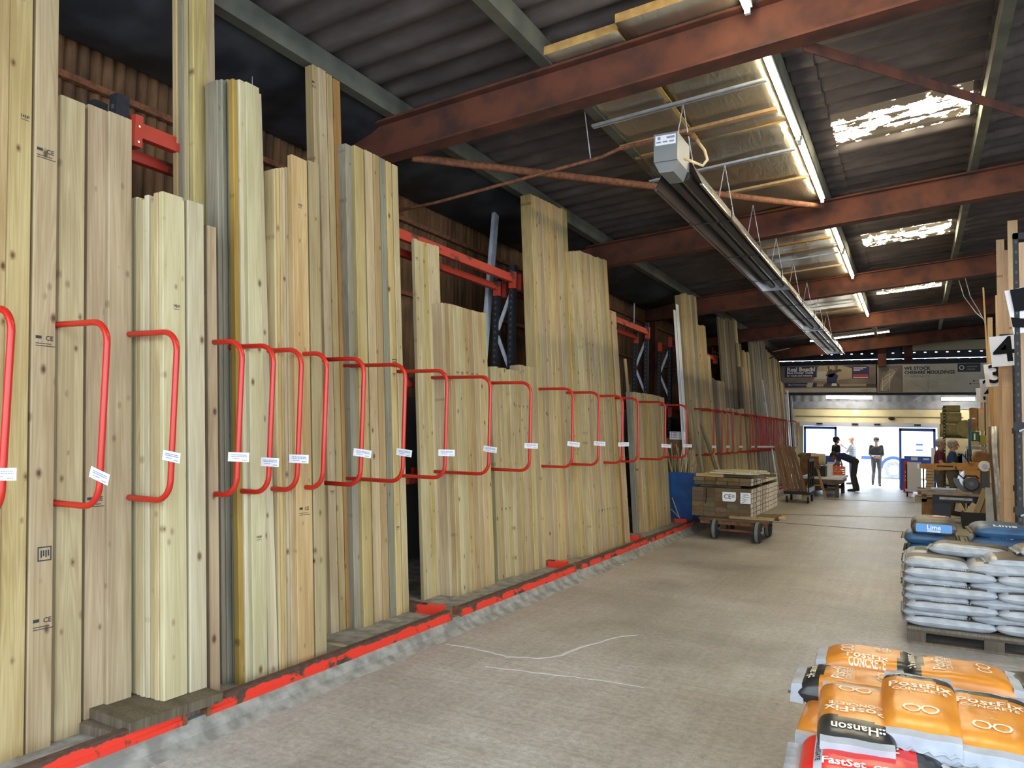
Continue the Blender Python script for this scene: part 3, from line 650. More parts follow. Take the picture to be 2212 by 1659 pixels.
def plank(name, a, b_, w_, th, mat, label, cat, group=None, fx=(1, 0, 0)):
    """a loose piece between two points, wide face to the aisle"""
    a, b_ = Vector(a), Vector(b_); d = b_-a; ln = d.length; z = d.normalized(); x = Vector(fx); x = (x-z*x.dot(z)).normalized(); y = z.cross(x)
    o = MB().box(-th, 0, -w_/2, w_/2, 0, ln, bev=min(.003, th*.2)).obj(name, mat)
    o.matrix_world = Matrix(((x.x, y.x, z.x, a.x), (x.y, y.y, z.y, a.y), (x.z, y.z, z.z, a.z), (0, 0, 0, 1)))
    return tag(o, label, cat, group)
p0 = on(1386, 1143, X=-4.06); plank('loose_plank', (p0.x, p0.y, PZ), on(1352, 775, X=-4.33), .07, .03, 'pine', 'single slanting plank in the gap left of the low knee-height row', 'plank')
p0 = on(1372, 1138, X=-4.2); plank('loose_plank', (p0.x, p0.y, PZ), on(1362, 830, X=-4.34), .06, .03, 'wood_dark', 'dark short plank standing deep in the gap beside the slanting plank', 'plank')
stack('low stack left of the blue bin', [(1378, 1386, 847, -.05, .09, 'pine_grey')]+bounds([1386, 1393, 1400, 1407, 1414, 1421, 1428, 1435, 1442, 1450], 847, 857, 0, .12), -3.93, ((1386, 1148), (1450, 1135)), lean=.066)
# 7 the far bays
F = dict(base=((1400, 950), (1700, 950)), atpx=1.62)
stack('tall far stack right of the white lath', bounds([1489, 1496, 1502, 1510, 1517, 1525], 637, 639, 0, .12, 'pine', 1), -3.86, **F)
board(*[on(x, 950, X=-3.93).y for x in (1483, 1488)], -3.84, PZ, find_len(-3.84, 15.6, PZ, LEAN, 670), .012, 'paper', 'white painted lath leaning at the left of the tall far stack', 'white laths by the far stack', name='white_lath', cat='lath')
board(*[on(x, 950, X=-3.93).y for x in (1479, 1483)], -3.86, PZ, find_len(-3.86, 15.4, PZ, LEAN, 681), .012, 'paper', 'slightly shorter white lath leaning at the far stack', 'white laths by the far stack', name='white_lath', cat='lath')
plank('loose_plank', (-3.66, 15.6, PZ), on(1494, 866, X=-3.80), .13, .03, 'pine_grey', 'short grey board leaning across the foot of the tall far stack', 'plank')
stack('second far stack, yellowish', bounds([1525, 1530, 1535, 1541], 703, 706, 0, .12, None, 1)+[(1541, 1546, 768, .02, .1)], -3.86, **F)
stack('single wide short far board', [(1546, 1573, 821, .0, .1)], -3.84, **F)
stack('dark far stack', bounds([1570, 1577, 1584, 1591, 1598, 1605], 688, 689, -.1, .05, 'wood_dark', 1)+[(1605, 1610, 690, -.08, .05, 'pine_pale'), (1608, 1615, 742, -.04, .05, 'pine')], -3.86, **F)
stack('low pale far row before the dark stack', bounds([1575, 1582, 1589, 1596, 1603, 1610], 883, 884, .03, .05, None, 1), -3.86, **F)
stack('sixth far stack, short and tall boards', [(1612, 1619, 792, .02, .1), (1619, 1625, 760, 0, .1), (1625, 1632, 762, 0, .1)], -3.86, **F)
stack('tall far stack before the banner', bounds([1638, 1645, 1652, 1659, 1667], 737, 738, 0, .1, 'pine_grey', 1), -3.86, **F)
stack('far stack beside the banner edge', bounds([1667, 1673, 1679, 1684, 1690, 1696], 757, 779, 0, .1, None, 2), -3.86, **F)
stack('last far stack under the banner edge', [(1696, 1701, 826, 0, .1), (1701, 1707, 832, 0, .1)], -3.86, **F)
plank('loose_plank', (-3.62, 17.5, PZ), on(1523, 925, X=-3.74), .1, .03, 'pine', 'short pale plank propped low between the far dividers', 'plank')
plank('loose_plank', (-3.6, 17.1, PZ), on(1516, 915, X=-3.74), .07, .04, 'pine_grey', 'short grey plank propped low beside the pale one', 'plank')

# litter
def litter(name, px, py, z, poly, mat, label, th=.004):
    p = on(px, py, Z=z); tag(MB().prism(poly, 0, th).obj(name, mat, None, (p.x, p.y, z+.0005)), label, 'litter')
litter('wood_splinter', 726, 1393, PZ, [(-.12, -.01), (-.04, .02), (.08, .015), (.13, .04), (.11, -.02), (.0, -.03)], 'pine_pale', 'pale wood splinter lying on the plinth beside the short pale boards')
litter('wood_splinter', 838, 1367, PZ, [(-.04, -.008), (.04, .0), (.05, .012), (-.03, .01)], 'batten_wood', 'tiny orange splinter on the plinth edge')
litter('plastic_scrap', 928, 1317, PZ, [(-.05, -.04), (.06, -.03), (.05, .04), (-.02, .05)], 'black_steel', 'dark plastic scrap on the plinth by the dark gap')
litter('paper_scrap', 905, 1319, PZ, [(-.03, -.02), (.04, -.01), (.02, .03), (-.02, .02)], 'paper', 'white paper scrap on the plinth by the dark gap')
litter('paper_scrap', 1170, 1279, 0, [(-.03, -.015), (.04, -.02), (.05, .01), (-.02, .02)], 'paper', 'white paper scrap on the floor below the low joist row')
litter('paper_scrap', 1343, 1220, 0, [(-.03, -.015), (.03, -.01), (.02, .02)], 'paper', 'small white scrap on the floor near the third kerb beam')
litter('paper_scrap', 1745, 1566, 0, [(-.006, -.005), (.006, -.004), (.005, .006)], 'paper', 'tiny white speck on the floor left of the orange bags')
# ================================================================== HUNG FROM THE ROOF
m, t, b = nodes('foil'); b.inputs['Metallic'].default_value = .85; b.inputs['Roughness'].default_value = .34
tc = N(t, 'ShaderNodeTexCoord'); mp = N(t, 'ShaderNodeMapping'); mp.inputs['Scale'].default_value = (9, 2.2, 1); mp.inputs['Rotation'].default_value = (0, 0, .5); L(t, tc.outputs['Object'], mp.inputs[0])
n1 = N(t, 'ShaderNodeTexNoise', i_Scale=1.6, i_Detail=3, i_Distortion=.8); L(t, mp.outputs[0], n1.inputs['Vector'])
n2 = N(t, 'ShaderNodeTexNoise', i_Scale=.9, i_Detail=2); L(t, tc.outputs['Object'], n2.inputs['Vector'])
ad = N(t, 'ShaderNodeMath', operation='MULTIPLY_ADD'); L(t, n2.outputs[0], ad.inputs[0]); ad.inputs[1].default_value = 4; L(t, n1.outputs[0], ad.inputs[2])
r1 = rampn(t, [(.35, (.33, .30, .24)), (.65, (.46, .43, .36))]); L(t, n2.outputs[0], r1.inputs[0]); L(t, r1.outputs[0], b.inputs['Base Color'])
bp = N(t, 'ShaderNodeBump', i_Strength=.35, i_Distance=.02); L(t, ad.outputs[0], bp.inputs['Height']); L(t, bp.outputs[0], b.inputs['Normal'])
plain('foam_edge', (.50, .31, .10), .9, c2=(.38, .22, .07), scale=12)
plain('joint_tape', (.62, .44, .14), .7)
def foil_board(x0, x1, y0, y1, label, sag=.012, off=0.0):
    mb = MB(); nx, ny_ = 8, 14; T_ = .075; vs = []; fs = []; rs = random.random()*9
    for j in range(ny_+1):
        for i in range(nx+1):
            x = x0+(x1-x0)*i/nx; y = y0+(y1-y0)*j/ny_
            dz = sag*noise.noise((x*1.3+rs, y*1.1, 0))*1.5-(sag*1.2 if i == 0 else 0)*abs(noise.noise((y*1.4+rs, 5, 0)))*2
            vs.append((x, y, ztop(x)+.003+off+max(dz, -.03)))
    q = (nx+1)*(ny_+1)
    vs += [(v[0], v[1], v[2]+T_) for v in vs]
    for j in range(ny_):
        for i in range(nx): a = j*(nx+1)+i; fs.append((a, a+nx+1, a+nx+2, a+1))
    mb.add(vs, fs, 0)
    fe = []
    for i in range(nx): fe += [(i, i+1, q+i+1, q+i), (q-nx-1+i, q+q-nx-1+i, q+q-nx+i, q-nx+i)]
    for j in range(ny_): a = j*(nx+1); fe += [(a, q+a, q+a+nx+1, a+nx+1), (a+nx, a+2*nx+1, q+a+2*nx+1, q+a+nx)]
    mb.f += fe; mb.m += [1]*len(fe)
    mb.f += [tuple(q+k for k in f[::-1]) for f in fs]; mb.m += [1]*len(fs)
    o = mb.obj('insulation_board', ['foil', 'foam_edge'])
    for p in list(o.data.polygons)[:len(fs)]: p.use_smooth = True
    return tag(o, label, 'insulation board', 'foil faced boards laid between the purlins')
B0, B1, B2_, B3_ = BY[0], BY[1], BY[2], BY[3]
foil_board(-2.80, -2.12, B0-.36, B0+2.25, 'left foil insulation board, its foam edge overhanging the nearest beam', 0, .006)
foil_board(-2.10, -1.18, B0-.48, B0+2.25, 'right foil insulation board, foam edge overhanging the nearest beam', 0, .006)
foil_board(-2.86, -1.18, B0+2.27, B0+4.2, 'large foil insulation board above the heater, in the nearest bay', .02)
foil_board(-2.62, -1.18, B0+4.22, B1-.22, 'foil insulation board just before the second roof beam')
foil_board(-2.70, -1.18, B1+.02, B1+2.6, 'bright foil insulation board just behind the second roof beam', .02)
foil_board(-2.70, -1.18, B1+2.62, B2_-.22, 'foil insulation board in front of the third roof beam')
foil_board(-2.70, -1.18, B2_+.02, B3_-.22, 'far foil insulation board between the third and fourth beams', .02)
for k, (x0, y0, y1) in enumerate(((-2.12, B0+.3, B0+2.2), (-2.5, B0+2.4, B0+3.2))):
    o = MB().box(x0-.012, x0+.03, y0, y1, ztop(x0)-.012, ztop(x0)-.004).obj('joint_strip', 'joint_tape')
    tag(o, ['yellowed joint strip between the two nearest foil boards', 'short yellowed joint strip on the foil above the heater'][k], 'joint strip')
def strip(name, y, x0, x1, w_, h, mat, label, cat, group, off=0, slope=0):
    mb = MB(); mb.ext([(-w_/2, -h), (w_/2, -h), (w_/2, 0), (-w_/2, 0)], 0, x1-x0, 'X')
    if name == 'support_channel': mb.box(0, x1-x0, -w_*.22, w_*.22, -h-.002, -h, 1)
    o = mb.obj(name, [mat, 'galv'], None, (x0, y, ztop(x0)-.035+off), (0, -math.atan(SL), slope))
    return tag(o, label, cat, group)
k = 0
for by, nm in ((0, 'nearest bay'), (5.555, 'second bay'), (11.11, 'third bay')):
    for y, q in ((B0+1.10, 'front'), (B0+3.02, 'rear')):
        strip('support_channel', y+by, -2.92, -1.19, .07, .022, 'galv_light', 'galvanised %s channel across the foil boards of the %s' % (q, nm), 'channel', 'channels under the foil boards')
    for y, q in ((B0+1.78, 'front'), (B0+4.06, 'rear')):
        strip('roof_batten', y+by, -2.86, -1.2, .075, .03, 'batten_wood', '%s timber batten across the foil boards of the %s' % (q, nm), 'batten', 'battens under the foil boards', 0, .01)
# fluorescent battens below the purlin
LX = -1.12
for i, (y0, y1) in enumerate(((3.6, 5.9), (6.37, 8.75), (8.86, 11.26), (12.02, 14.38), (14.6, 17.0), (17.9, 20.2), (20.35, 22.6))):
    z = ztop(LX)-.05
    o = empty('fluorescent_light', (LX, (y0+y1)/2, z), '%s fluorescent tube light along the purlin, counted from the camera' % nth(i+1), 'light', 'tube lights under the purlin')
    l = (y1-y0)/2
    MB().ext([(-.035, 0), (.035, 0), (.03, .05), (-.03, .05)], -l, l, 'Y').obj('body', 'lamp_body', o)
    MB().tube([(0, -l+.03, -.03), (0, l-.03, -.03)], .02, 8).obj('tube', 'tube_warm', o)
    for s in (-1, 1): MB().box(-.02, .02, s*(l-.015)-.015, s*(l-.015)+.015, -.055, .0).obj('lamp_holder', 'lamp_body', o)
Pa, Pb = on(1750, 737, Y=27.4), on(1921, 716, Y=27.4)
o = empty('fluorescent_light', (Pa+Pb)/2, 'fluorescent tube hung crosswise before the advertising banners', 'light', 'tube lights across the far end')
d = (Pb-Pa)/2
MB().tube([-d, d], .025, 8).obj('tube', 'tube_warm', o); MB().rod(-d+Vector((0, 0, .04)), d+Vector((0, 0, .04)), .07, .05).obj('body', 'lamp_body', o)
for s in (-.8, .8): MB().tube([d*s+Vector((0, 0, .06)), d*s+Vector((0, 0, .6))], .005, 5).obj('hanger', 'steel', o)
for k, (a, bb) in enumerate((((1785, 858), (1884, 859)), ((2034, 862), (2106, 862)))):
    Pa, Pb = on(*a, Y=28.75), on(*bb, Y=28.75)
    o = empty('fluorescent_light', (Pa+Pb)/2, ['white strip light under the left advertising banner', 'white strip light under the right advertising banner'][k], 'light', 'tube lights across the far end')
    d = (Pb-Pa)/2; MB().tube([-d, d], .045, 8).obj('tube', 'tube_white', o); MB().rod(-d+Vector((0, .02, .07)), d+Vector((0, .02, .07)), .1, .05).obj('body', 'lamp_body', o)
# radiant tube heater
HX, HZ = -1.99, 4.22
o = empty('tube_heater', (HX, 6.7, HZ), 'long gas radiant tube heater hung on chains down the aisle', 'heater')
plain('heater_grey', (.19, .20, .21), .5); plain('reflector', (.55, .55, .56), .24, .95, c2=(.42, .42, .44), scale=2, stretch=(1, .6, 1)); plain('tube_dark', (.035, .03, .028), .5)
mb = MB().ext([(-.12, -.02), (.10, -.02), (.10, .24), (-.12, .24)], 0, .42, 'Y'); mb.ext([(-.12, -.02), (-.07, -.12), (.06, -.12), (.10, -.02)], .02, .36, 'Y')
bx = mb.obj('burner_box', 'heater_grey', o)
lb = MB().box(-.105, .085, -.004, -.001, .13, .22)
for k in range(3): lb.box(-.095+k*.06, -.05+k*.06, -.0055, -.004, .15, .165, 1)
lb.tube([(-.07, -.0055, .195), (-.07, -.004, .195)], .016, 8, 1); lb.box(.0, .075, -.0055, -.004, .185, .205, 1)
q = lb.obj('rating_label', ['paper', 'ticket_print'], bx); q['label'] = 'white printed rating label'
for (a, bb, nm) in ((.40, 6.25, 1), (6.35, 11.6, 2), (11.75, 16.9, 3)):
    mb = MB(); T_ = .006; prf = [(-.22, -.14), (-.12, .07), (.12, .07), (.22, -.14)]
    for p0, p1 in zip(prf, prf[1:]):
        mb.add([(p0[0], a, p0[1]), (p1[0], a, p1[1]), (p1[0], bb, p1[1]), (p0[0], bb, p0[1])], [(0, 1, 2, 3)], 0)
        mb.add([(p0[0]*1.02, a, p0[1]+T_), (p1[0]*1.02, a, p1[1]+T_), (p1[0]*1.02, bb, p1[1]+T_), (p0[0]*1.02, bb, p0[1]+T_)], [(3, 2, 1, 0)], 0)
    for s in (-.22, .22): mb.box(s-.012, s+.012, a, bb, -.155, -.14)
    mb.ext([(-.22, -.14), (-.12, .07), (.12, .07), (.22, -.14)], bb-.01, bb, 'Y')
    mb.obj('reflector', 'reflector', o)
    for x in (-.07, .07): MB().tube([(x, a, -.05), (x, bb-.05, -.05)], .045, 10).obj('radiant_tube', 'tube_dark', o)
    y = a+1.3
    while y < bb: 
        MB().tube([(-.23, y, .0), (-.23, y, -.17), (.23, y, -.17), (.23, y, .0)], .009, 6).obj('bracket', 'black_steel', o); y += 1.75
for k, y in enumerate((7.24, 9.1, 10.9, 12.9, 14.9, 16.9, 19.0, 21.0, 22.8)):
    zt = ztop(HX)-.05; zb = HZ+.07
    mb = MB()
    for s in (-1, 1):
        n = 14
        for i in range(n):
            u0, u1 = i/n, (i+1)/n
            mb.tube([(s*.11*u0, 0, zt-(zt-zb)*u0), (s*.11*u1, (.006 if i % 2 else -.006), zt-(zt-zb)*u1)], .005, 5)
    tag(mb.obj('hanging_chain', 'galv_light', None, (HX, y, 0)), '%s pair of hanging chains of the tube heater from the camera' % nth(k+1), 'chain', 'chains of the tube heater')
# pipes, rods and cables
g = [on(944, 437, Y=7), on(1300, 339, Y=7), on(1345, 318, Y=7)]
pts = [Vector((WALLX+.1, 7, g[0].z-.05)), g[0], g[1], g[2], on(1462, 292, Y=6.95), on(1490, 290, Y=6.9), on(1505, 303, Y=6.85)]
tag(MB().tube(pts, .018, 8).obj('gas_pipe', 'rust_rod', smooth=True), 'dark rusty gas pipe running from the left wall to the heater box', 'pipe')
hs = [on(1505, 303, Y=6.85), on(1522, 325, Y=6.8), on(1528, 345, Y=6.78), on(1518, 358, Y=6.78), on(1497, 350, Y=6.76), on(1478, 342, Y=6.74)]
tag(MB().tube(hs, .014, 8).obj('gas_hose', 'redwood', smooth=True), 'looped reddish gas hose at the side of the heater box', 'hose')
tag(MB().tube([on(1263, 242, Y=7.0), on(1276, 345, Y=7.0)], .006, 6).obj('drop_rod', 'galv_light'), 'thin threaded rod hanging from the roof above the gas pipe', 'rod')
tag(MB().tube([on(890, 340, Y=6.12), on(1775, 446, Y=11.42)], .04, 10).obj('brace_rod', 'rust_rod', smooth=True), 'long rusty round brace from the nearest beam to the second beam', 'brace', 'diagonal roof braces')
a, c_ = on(1733, 97, Y=6.12), on(2212, 245, Y=9.25)
tag(MB().rod(a, a+(c_-a)*(11.40-a.y)/(c_.y-a.y), .012, .09).obj('brace_angle', 'beam_rust'), 'dark rusty flat brace crossing in front of the nearest rooflight', 'brace', 'diagonal roof braces')
tag(MB().tube([on(545, 130, X=-4.9), on(545, 215, X=-4.9)], .004, 5).obj('drop_wire', 'galv'), 'thin wire hanging under the eaves above the narrow pale stack', 'wire')
st = plank('metal_stud', on(1047, 790, X=-4.74), on(1075, 447, X=-4.98), .12, .05, 'galv_light', 'tall galvanised stud leaning on the rusty wall behind the racks', 'stud')
cp = [on(x, y, X=-4.95) for x, y in ((1380, 625), (1379, 700), (1377, 820))]
tag(MB().tube([(p.x-.4, cp[0].y+.9, p.z*1.06-.1) for p in cp], .012, 6).obj('conduit', 'paper'), 'thin white conduit on the rusty wall before the far racks', 'conduit')
def cable(name, pts, r, label, mat='black_steel'):
    P = [Vector(p) for p in pts]; out = []
    for p, q in zip(P, P[1:]): out += [p+(q-p)*k/6 for k in range(6)]
    out.append(P[-1]); tag(MB().tube(out, r, 5).obj(name, mat, smooth=True), label, 'cable')
cable('cable', [on(2070, 600, Y=17.3), on(2082, 640, Y=17.2), on(2108, 675, Y=17), on(2128, 692, Y=16.9)], .008, 'upper drooping cable from the roof to the right hand rack', 'galv')
cable('cable', [on(2085, 600, Y=17.4), on(2096, 640, Y=17.3), on(2115, 672, Y=17.1), on(2130, 700, Y=17.0)], .008, 'lower drooping cable from the roof to the right hand rack', 'galv')
# gantry bracket by the far stacks
tag(MB().rod(on(1668, 760, Y=24), on(1680, 768, Y=24), .04, .03).rod(on(1680, 768, Y=24), on(1662, 774, Y=24), .04, .03).rod(on(1668, 760, Y=24), on(1705, 752, Y=26.5), .03, .03).obj('wall_bracket', 'black_steel'), 'black bracket sticking out above the far stacks', 'bracket')
# ================================================================== FAR END
plain('banner_brown', srgb(104, 90, 84), .6, c2=srgb(144, 126, 108), scale=1.3, lo=.35, hi=.7)
plain('banner_cream', srgb(196, 188, 170), .6, c2=srgb(182, 174, 156), scale=2)
plain('banner_tan', srgb(170, 152, 124), .6); plain('banner_shadow', srgb(78, 66, 60), .6)  # tan and dark brown print colours
plain('banner_navy', srgb(44, 46, 92), .6); plain('banner_dark', srgb(42, 46, 56), .6)
plain('banner_white', srgb(225, 220, 215), .6); plain('banner_red', srgb(190, 60, 50), .6); plain('banner_grey', srgb(128, 120, 104), .6); plain('banner_peach', srgb(225, 160, 130), .6)
YBN = 28.62
def banner(pl_, pr_, label, mats):
    a, c_ = on(*pl_[0], Y=YBN), on(*pl_[1], Y=YBN); d_ = on(*pr_[0], Y=YBN)
    w_ = d_.x-a.x; h = a.z-c_.z
    o = empty('banner', (a.x, YBN, c_.z), label, 'banner', 'advertising banners')
    return o, w_, h
def lay(mb, u, v, z=0): pass
o, bw, bh = banner(((1683, 791), (1689, 848)), ((1893, 788),), 'left printed banner with white slogan on navy and a power tool picture', None)
mb = MB().box(0, bw-.02, 0, .012, 0, bh, 0)
def pic(poly, k, mi):   # flat printed shape, u right, v up in fractions
    mb.ext([(u*bw, v*bh) for u, v in poly], -.0012*k-.0006, -.0012*k, 'Y', mi)
def rect(u0, u1, v0, v1, k, mi): pic([(u0, v0), (u1, v0), (u1, v1), (u0, v1)], k, mi)
MT = lambda u, v, k: Matrix(((1, 0, 0, u*bw), (0, 0, -1, -.0012*k), (0, 1, 0, v*bh), (0, 0, 0, 1)))
rect(0, 1, 0, .155, 1, 1); rect(.0, 1, .19, .30, 1, 4); rect(.12, .9, .22, .3, 2, 2)
pic([(.36, .42), (.62, .42), (.58, .98), (.42, .98)], 1, 2); pic([(.6, .45), (.78, .52), (.86, .98), (.62, .98)], 1, 2); pic([(.66, .98), (.78, .85), (.92, .95), (.84, .995)], 2, 4); pic([(.38, .5), (.52, .5), (.5, .78), (.41, .78)], 2, 1)
rect(.06, .40, .56, .96, 3, 3); rect(.06, .40, .20, .36, 3, 3); rect(.76, .93, .50, .93, 3, 3); rect(.77, .92, .56, .65, 4, 6); rect(.77, .92, .52, .555, 4, 5); pic([(.29, .19), (.35, .19), (.365, .36), (.305, .36)], 4, 1)
for k, y in enumerate((.88, .83, .78)): rect(.775, .90-.03*k, y, y+.022, 4, 5)
# power tool: base, motor, handles
pic([(.47, .2), (.64, .2), (.63, .3), (.60, .36), (.50, .36), (.47, .28)], 5, 4); pic([(.51, .34), (.60, .34), (.62, .62), (.58, .7), (.52, .66), (.5, .5)], 5, 3); pic([(.49, .6), (.56, .55), (.60, .72), (.66, .78), (.64, .86), (.56, .80), (.55, .94), (.51, .98), (.52, .8)], 5, 4); pic([(.55, .24), (.61, .24), (.60, .33), (.56, .33)], 6, 5); pic([(.53, .84), (.57, .86), (.57, .96), (.53, .95)], 6, 2)
mb.text('Real Bosch!', .20, MT(.085, .855, 5), 5, 'LEFT', bold=.006); mb.text('Blue Power Tools', .12, MT(.085, .73, 5), 5, 'LEFT', bold=.003); mb.text('for trade and industry', .095, MT(.085, .63, 5), 5, 'LEFT', bold=.002); mb.text('Blue Performance', .085, MT(.10, .285, 5), 5, 'LEFT')
mb.text('BOSCH', .07, MT(.88, .075, 5), 6, 'CENTER')
mb.obj('sheet', ['banner_brown', 'banner_cream', 'banner_tan', 'banner_navy', 'banner_shadow', 'banner_white', 'banner_red'], o)
o, bw, bh = banner(((1895, 788), (1895, 848)), ((2140, 785),), 'right printed cream banner about stair parts with a staircase picture', None)
mb = MB().box(0, bw, 0, .012, 0, bh, 0)
rect(0.01, .235, .02, .97, 1, 1); pic([(.02, .05), (.09, .05), (.17, .75), (.12, .9), (.03, .3)], 2, 2); pic([(.09, .03), (.22, .03), (.22, .45), (.15, .62)], 2, 4)
for k in range(4):
    pic([(.03+k*.008, .12+k*.2), (.036+k*.008, .12+k*.2), (.15+k*.02, .62+k*.09), (.144+k*.02, .62+k*.09)], 3, 5)
rect(.045, .05, .05, .5, 3, 5); rect(.11, .115, .08, .7, 3, 5)
rect(.72, .915, .70, .99, 2, 3); mb.tube([(.755*bw, -.004, .85*bh), (.755*bw, -.0045, .85*bh)], .075, 14, 5); mb.tube([(.755*bw, -.005, .85*bh), (.755*bw, -.0055, .85*bh)], .05, 14, 3)
for k in range(2): rect(.80, .89-.02*k, .86-.09*k, .90-.09*k, 3, 4)
mb.text('WE STOCK', .15, MT(.25, .845, 2), 3, 'LEFT', bold=.006); mb.text('CHESHIRE MOULDINGS', .15, MT(.25, .70, 2), 3, 'LEFT', bold=.006, stretch=.92); mb.text('STAIRPARTS/', .135, MT(.25, .56, 2), 4, 'LEFT')
for k in range(5): rect(.25, .62-.07*(k % 3), .43-.07*k, .435-.07*k, 2, 4)
for p in ([(.3, .4), (.304, .4), (.46, .02), (.455, .02)], [(.56, .98), (.565, .98), (.66, .7), (.655, .7)], [(.46, .45), (.463, .45), (.464, .05), (.461, .05)]): pic(p, 2, 4)
for k, (u, v) in enumerate(((.85, .36), (.82, .27))): rect(u, u+.015, v, v+.05, 2, 3); rect(u+.02, u+.09, v+.015, v+.035, 2, 4)
mb.obj('sheet', ['banner_cream', 'banner_brown', 'banner_tan', 'banner_dark', 'banner_grey', 'banner_white'], o)
a, c_ = on(1690, 851, Y=28.7), on(2150, 851, Y=28.7)
tag(MB().box(a.x-.6, c_.x+1.2, 28.66, 28.78, a.z-.05, a.z+.04).obj('banner_rail', 'gable_dark'), 'dark rail along the bottom edge of both banners', 'rail')
struct(MB().box(WALLX, XR, 28.9, 29.0, a.z+.03, 4.25).obj('wall_banner', 'gable_dark'))
# door set: blue framed sliding leaves
plain('door_blue', srgb(38, 84, 190), .4); plain('door_header', srgb(225, 225, 230), .4)
m, t, b = nodes('glass'); b.inputs['Transmission Weight'].default_value = 1; b.inputs['Roughness'].default_value = .02; b.inputs['IOR'].default_value = 1.01; b.inputs['Base Color'].default_value = (.95, .97, 1, 1)
def frame(x0, x1, z0, z1, y, name, mat='door_blue', ww=.075):
    mb = MB().box(x0, x0+ww, y, y+.05, z0, z1).box(x1-ww, x1, y, y+.05, z0, z1).box(x0, x1, y, y+.05, z1-ww*1.3, z1).box(x0, x1, y, y+.05, z0, z0+ww)
    o = mb.obj(name, mat); struct(o)
    q = MB().box(x0+ww, x1-ww, y+.022, y+.028, z0+ww, z1-ww*1.3).obj('pane', 'glass', o)
    return o
l0, l1 = on(1737, 930, Y=YW).x, on(1808, 930, Y=YW).x; r0, r1 = on(1942, 930, Y=YW).x, on(2021, 930, Y=YW).x
frame(l0, l1, 0, 2.08, YW-.10, 'door_1'); dr_ = frame(r0, r1, 0, 2.06, YW-.10, 'door_2')
MB().box(r0+.15, r1-.06, YW-.11, YW-.09, .72, 1.12).obj('lower_panel', 'door_blue', dr_)
pq = MB().box(r0+.36, r0+.56, YW-.115, YW-.11, .98, 1.08).box(r0+.72, r0+.9, YW-.115, YW-.11, 1.0, 1.06).obj('notice', 'paper', dr_)
mb = MB().box(DX0-.1, DX1+.05, YW-.16, YW-.02, 2.09, 2.24)
struct(mb.obj('trim_10', 'door_header'))
for k, x in enumerate((1770, 1847, 1895, 1982)):
    p = on(x, 915+k*.9, Y=YW-.2); tag(MB().box(p.x-.1, p.x+.1, YW-.2, YW-.16, 2.15, 2.2).obj('door_sensor', 'black_steel'), '%s small dark sensor on the white door header from the left' % nth(k+1), 'sensor', 'sensors on the door header')
for k in range(1): 
    p = on(1848, 912, Y=YW-.05); struct(MB().box(-3.9, 1.4, YW-.03, YW-.01, 2.43, 2.455).obj('trim_11', 'banner_grey'))
for k, (x, y, w_, h, lab) in enumerate(((1850, 890, .16, .18, 'faint white notice on the yellow wall above the door, left of middle'), (1990, 888, .1, .14, 'small pale notice on the yellow wall above the door, right of middle'))):
    p = on(x, y, Y=YW-.01); tag(MB().box(p.x-w_/2, p.x+w_/2, YW-.012, YW-.002, p.z-h/2, p.z+h/2).obj('wall_notice', 'banner_white'), lab, 'notice')
p = on(1926, 904, Y=YW-.05); tag(MB().sphere((p.x, YW-.04, p.z), (.11, .05, .06), 10).obj('alarm_sounder', 'black_steel', smooth=True), 'small dark sounder on the yellow wall above the door', 'alarm')
p = on(1721, 850, Y=YW-.05)
tag(MB().sphere((p.x, YW-.3, p.z+.1), (.16, .1, .13), 12).obj('floodlight', 'paper', smooth=True), 'round white fitting left of the strip lights at the far gable', 'light')
mb = MB().box(on(1962, 850, Y=YW).x-.1, on(1962, 850, Y=YW).x+.1, 29.25, 29.45, 2.97, 3.6); struct(mb.obj('trim_12', 'gable_grey'))
tag(MB().rod(on(1972, 866, Y=29.3), on(2002, 850, Y=29.3), .05, .05).obj('gable_brace', 'galv_light'), 'pale slanting brace in the grey gable cladding', 'brace')
for k, (x, y0, y1) in enumerate(((1736, 865, 878), (1753, 864, 876))):
    pass
# a white van outside the doors
o = empty('van', (.75, 37.5, 0), 'white van with blue wheel arch parked in the bright yard', 'van')
plain('van_white', (.85, .85, .86), .3); plain('van_blue', srgb(60, 90, 175), .4); plain('van_glass', (.03, .04, .05), .1)
body = [(-2.9, .45), (2.6, .45), (2.75, .8), (2.7, 1.25), (2.0, 1.5), (1.35, 2.35), (-2.9, 2.45)]
MB().ext(body, -.95, .95, 'Y').obj('body', 'van_white', o, bev=.06)
MB().box(1.25, 1.9, -.965, -.955, 1.4, 2.0).obj('window', 'van_glass', o)
for x in (-1.6, 1.75):
    for y in (-.9, .9): MB().tube([(x, y-.1, .36), (x, y+.1, .36)], .36, 18).tube([(x, y-.11, .36), (x, y+.11, .36)], .2, 12, 1).obj('wheel', ['galv', 'paper'], o)  # dark tyres coloured pale: the glare of the yard put into the colour
    mb = MB(); n = 14
    for k in range(n):
        a0, a1 = PI*k/n, PI*(k+1)/n
        mb.add([(x+r*math.cos(a), -.965, .40+r*math.sin(a)) for r, a in ((.42, a0), (.54, a0), (.54, a1), (.42, a1))]+[(x+r*math.cos(a), -.95, .40+r*math.sin(a)) for r, a in ((.42, a0), (.54, a0), (.54, a1), (.42, a1))], [(0, 1, 2, 3), (0, 4, 5, 1), (2, 6, 7, 3), (1, 5, 6, 2)])
    mb.obj('wheel_arch', 'van_blue', o)
MB().box(-2.85, -2.3, -.96, -.95, .78, .92).box(-1.0, 1.1, -.96, -.95, .72, .75).box(-1.0, 1.1, -.96, -.95, .62, .64).obj('stripe', 'van_blue', o)
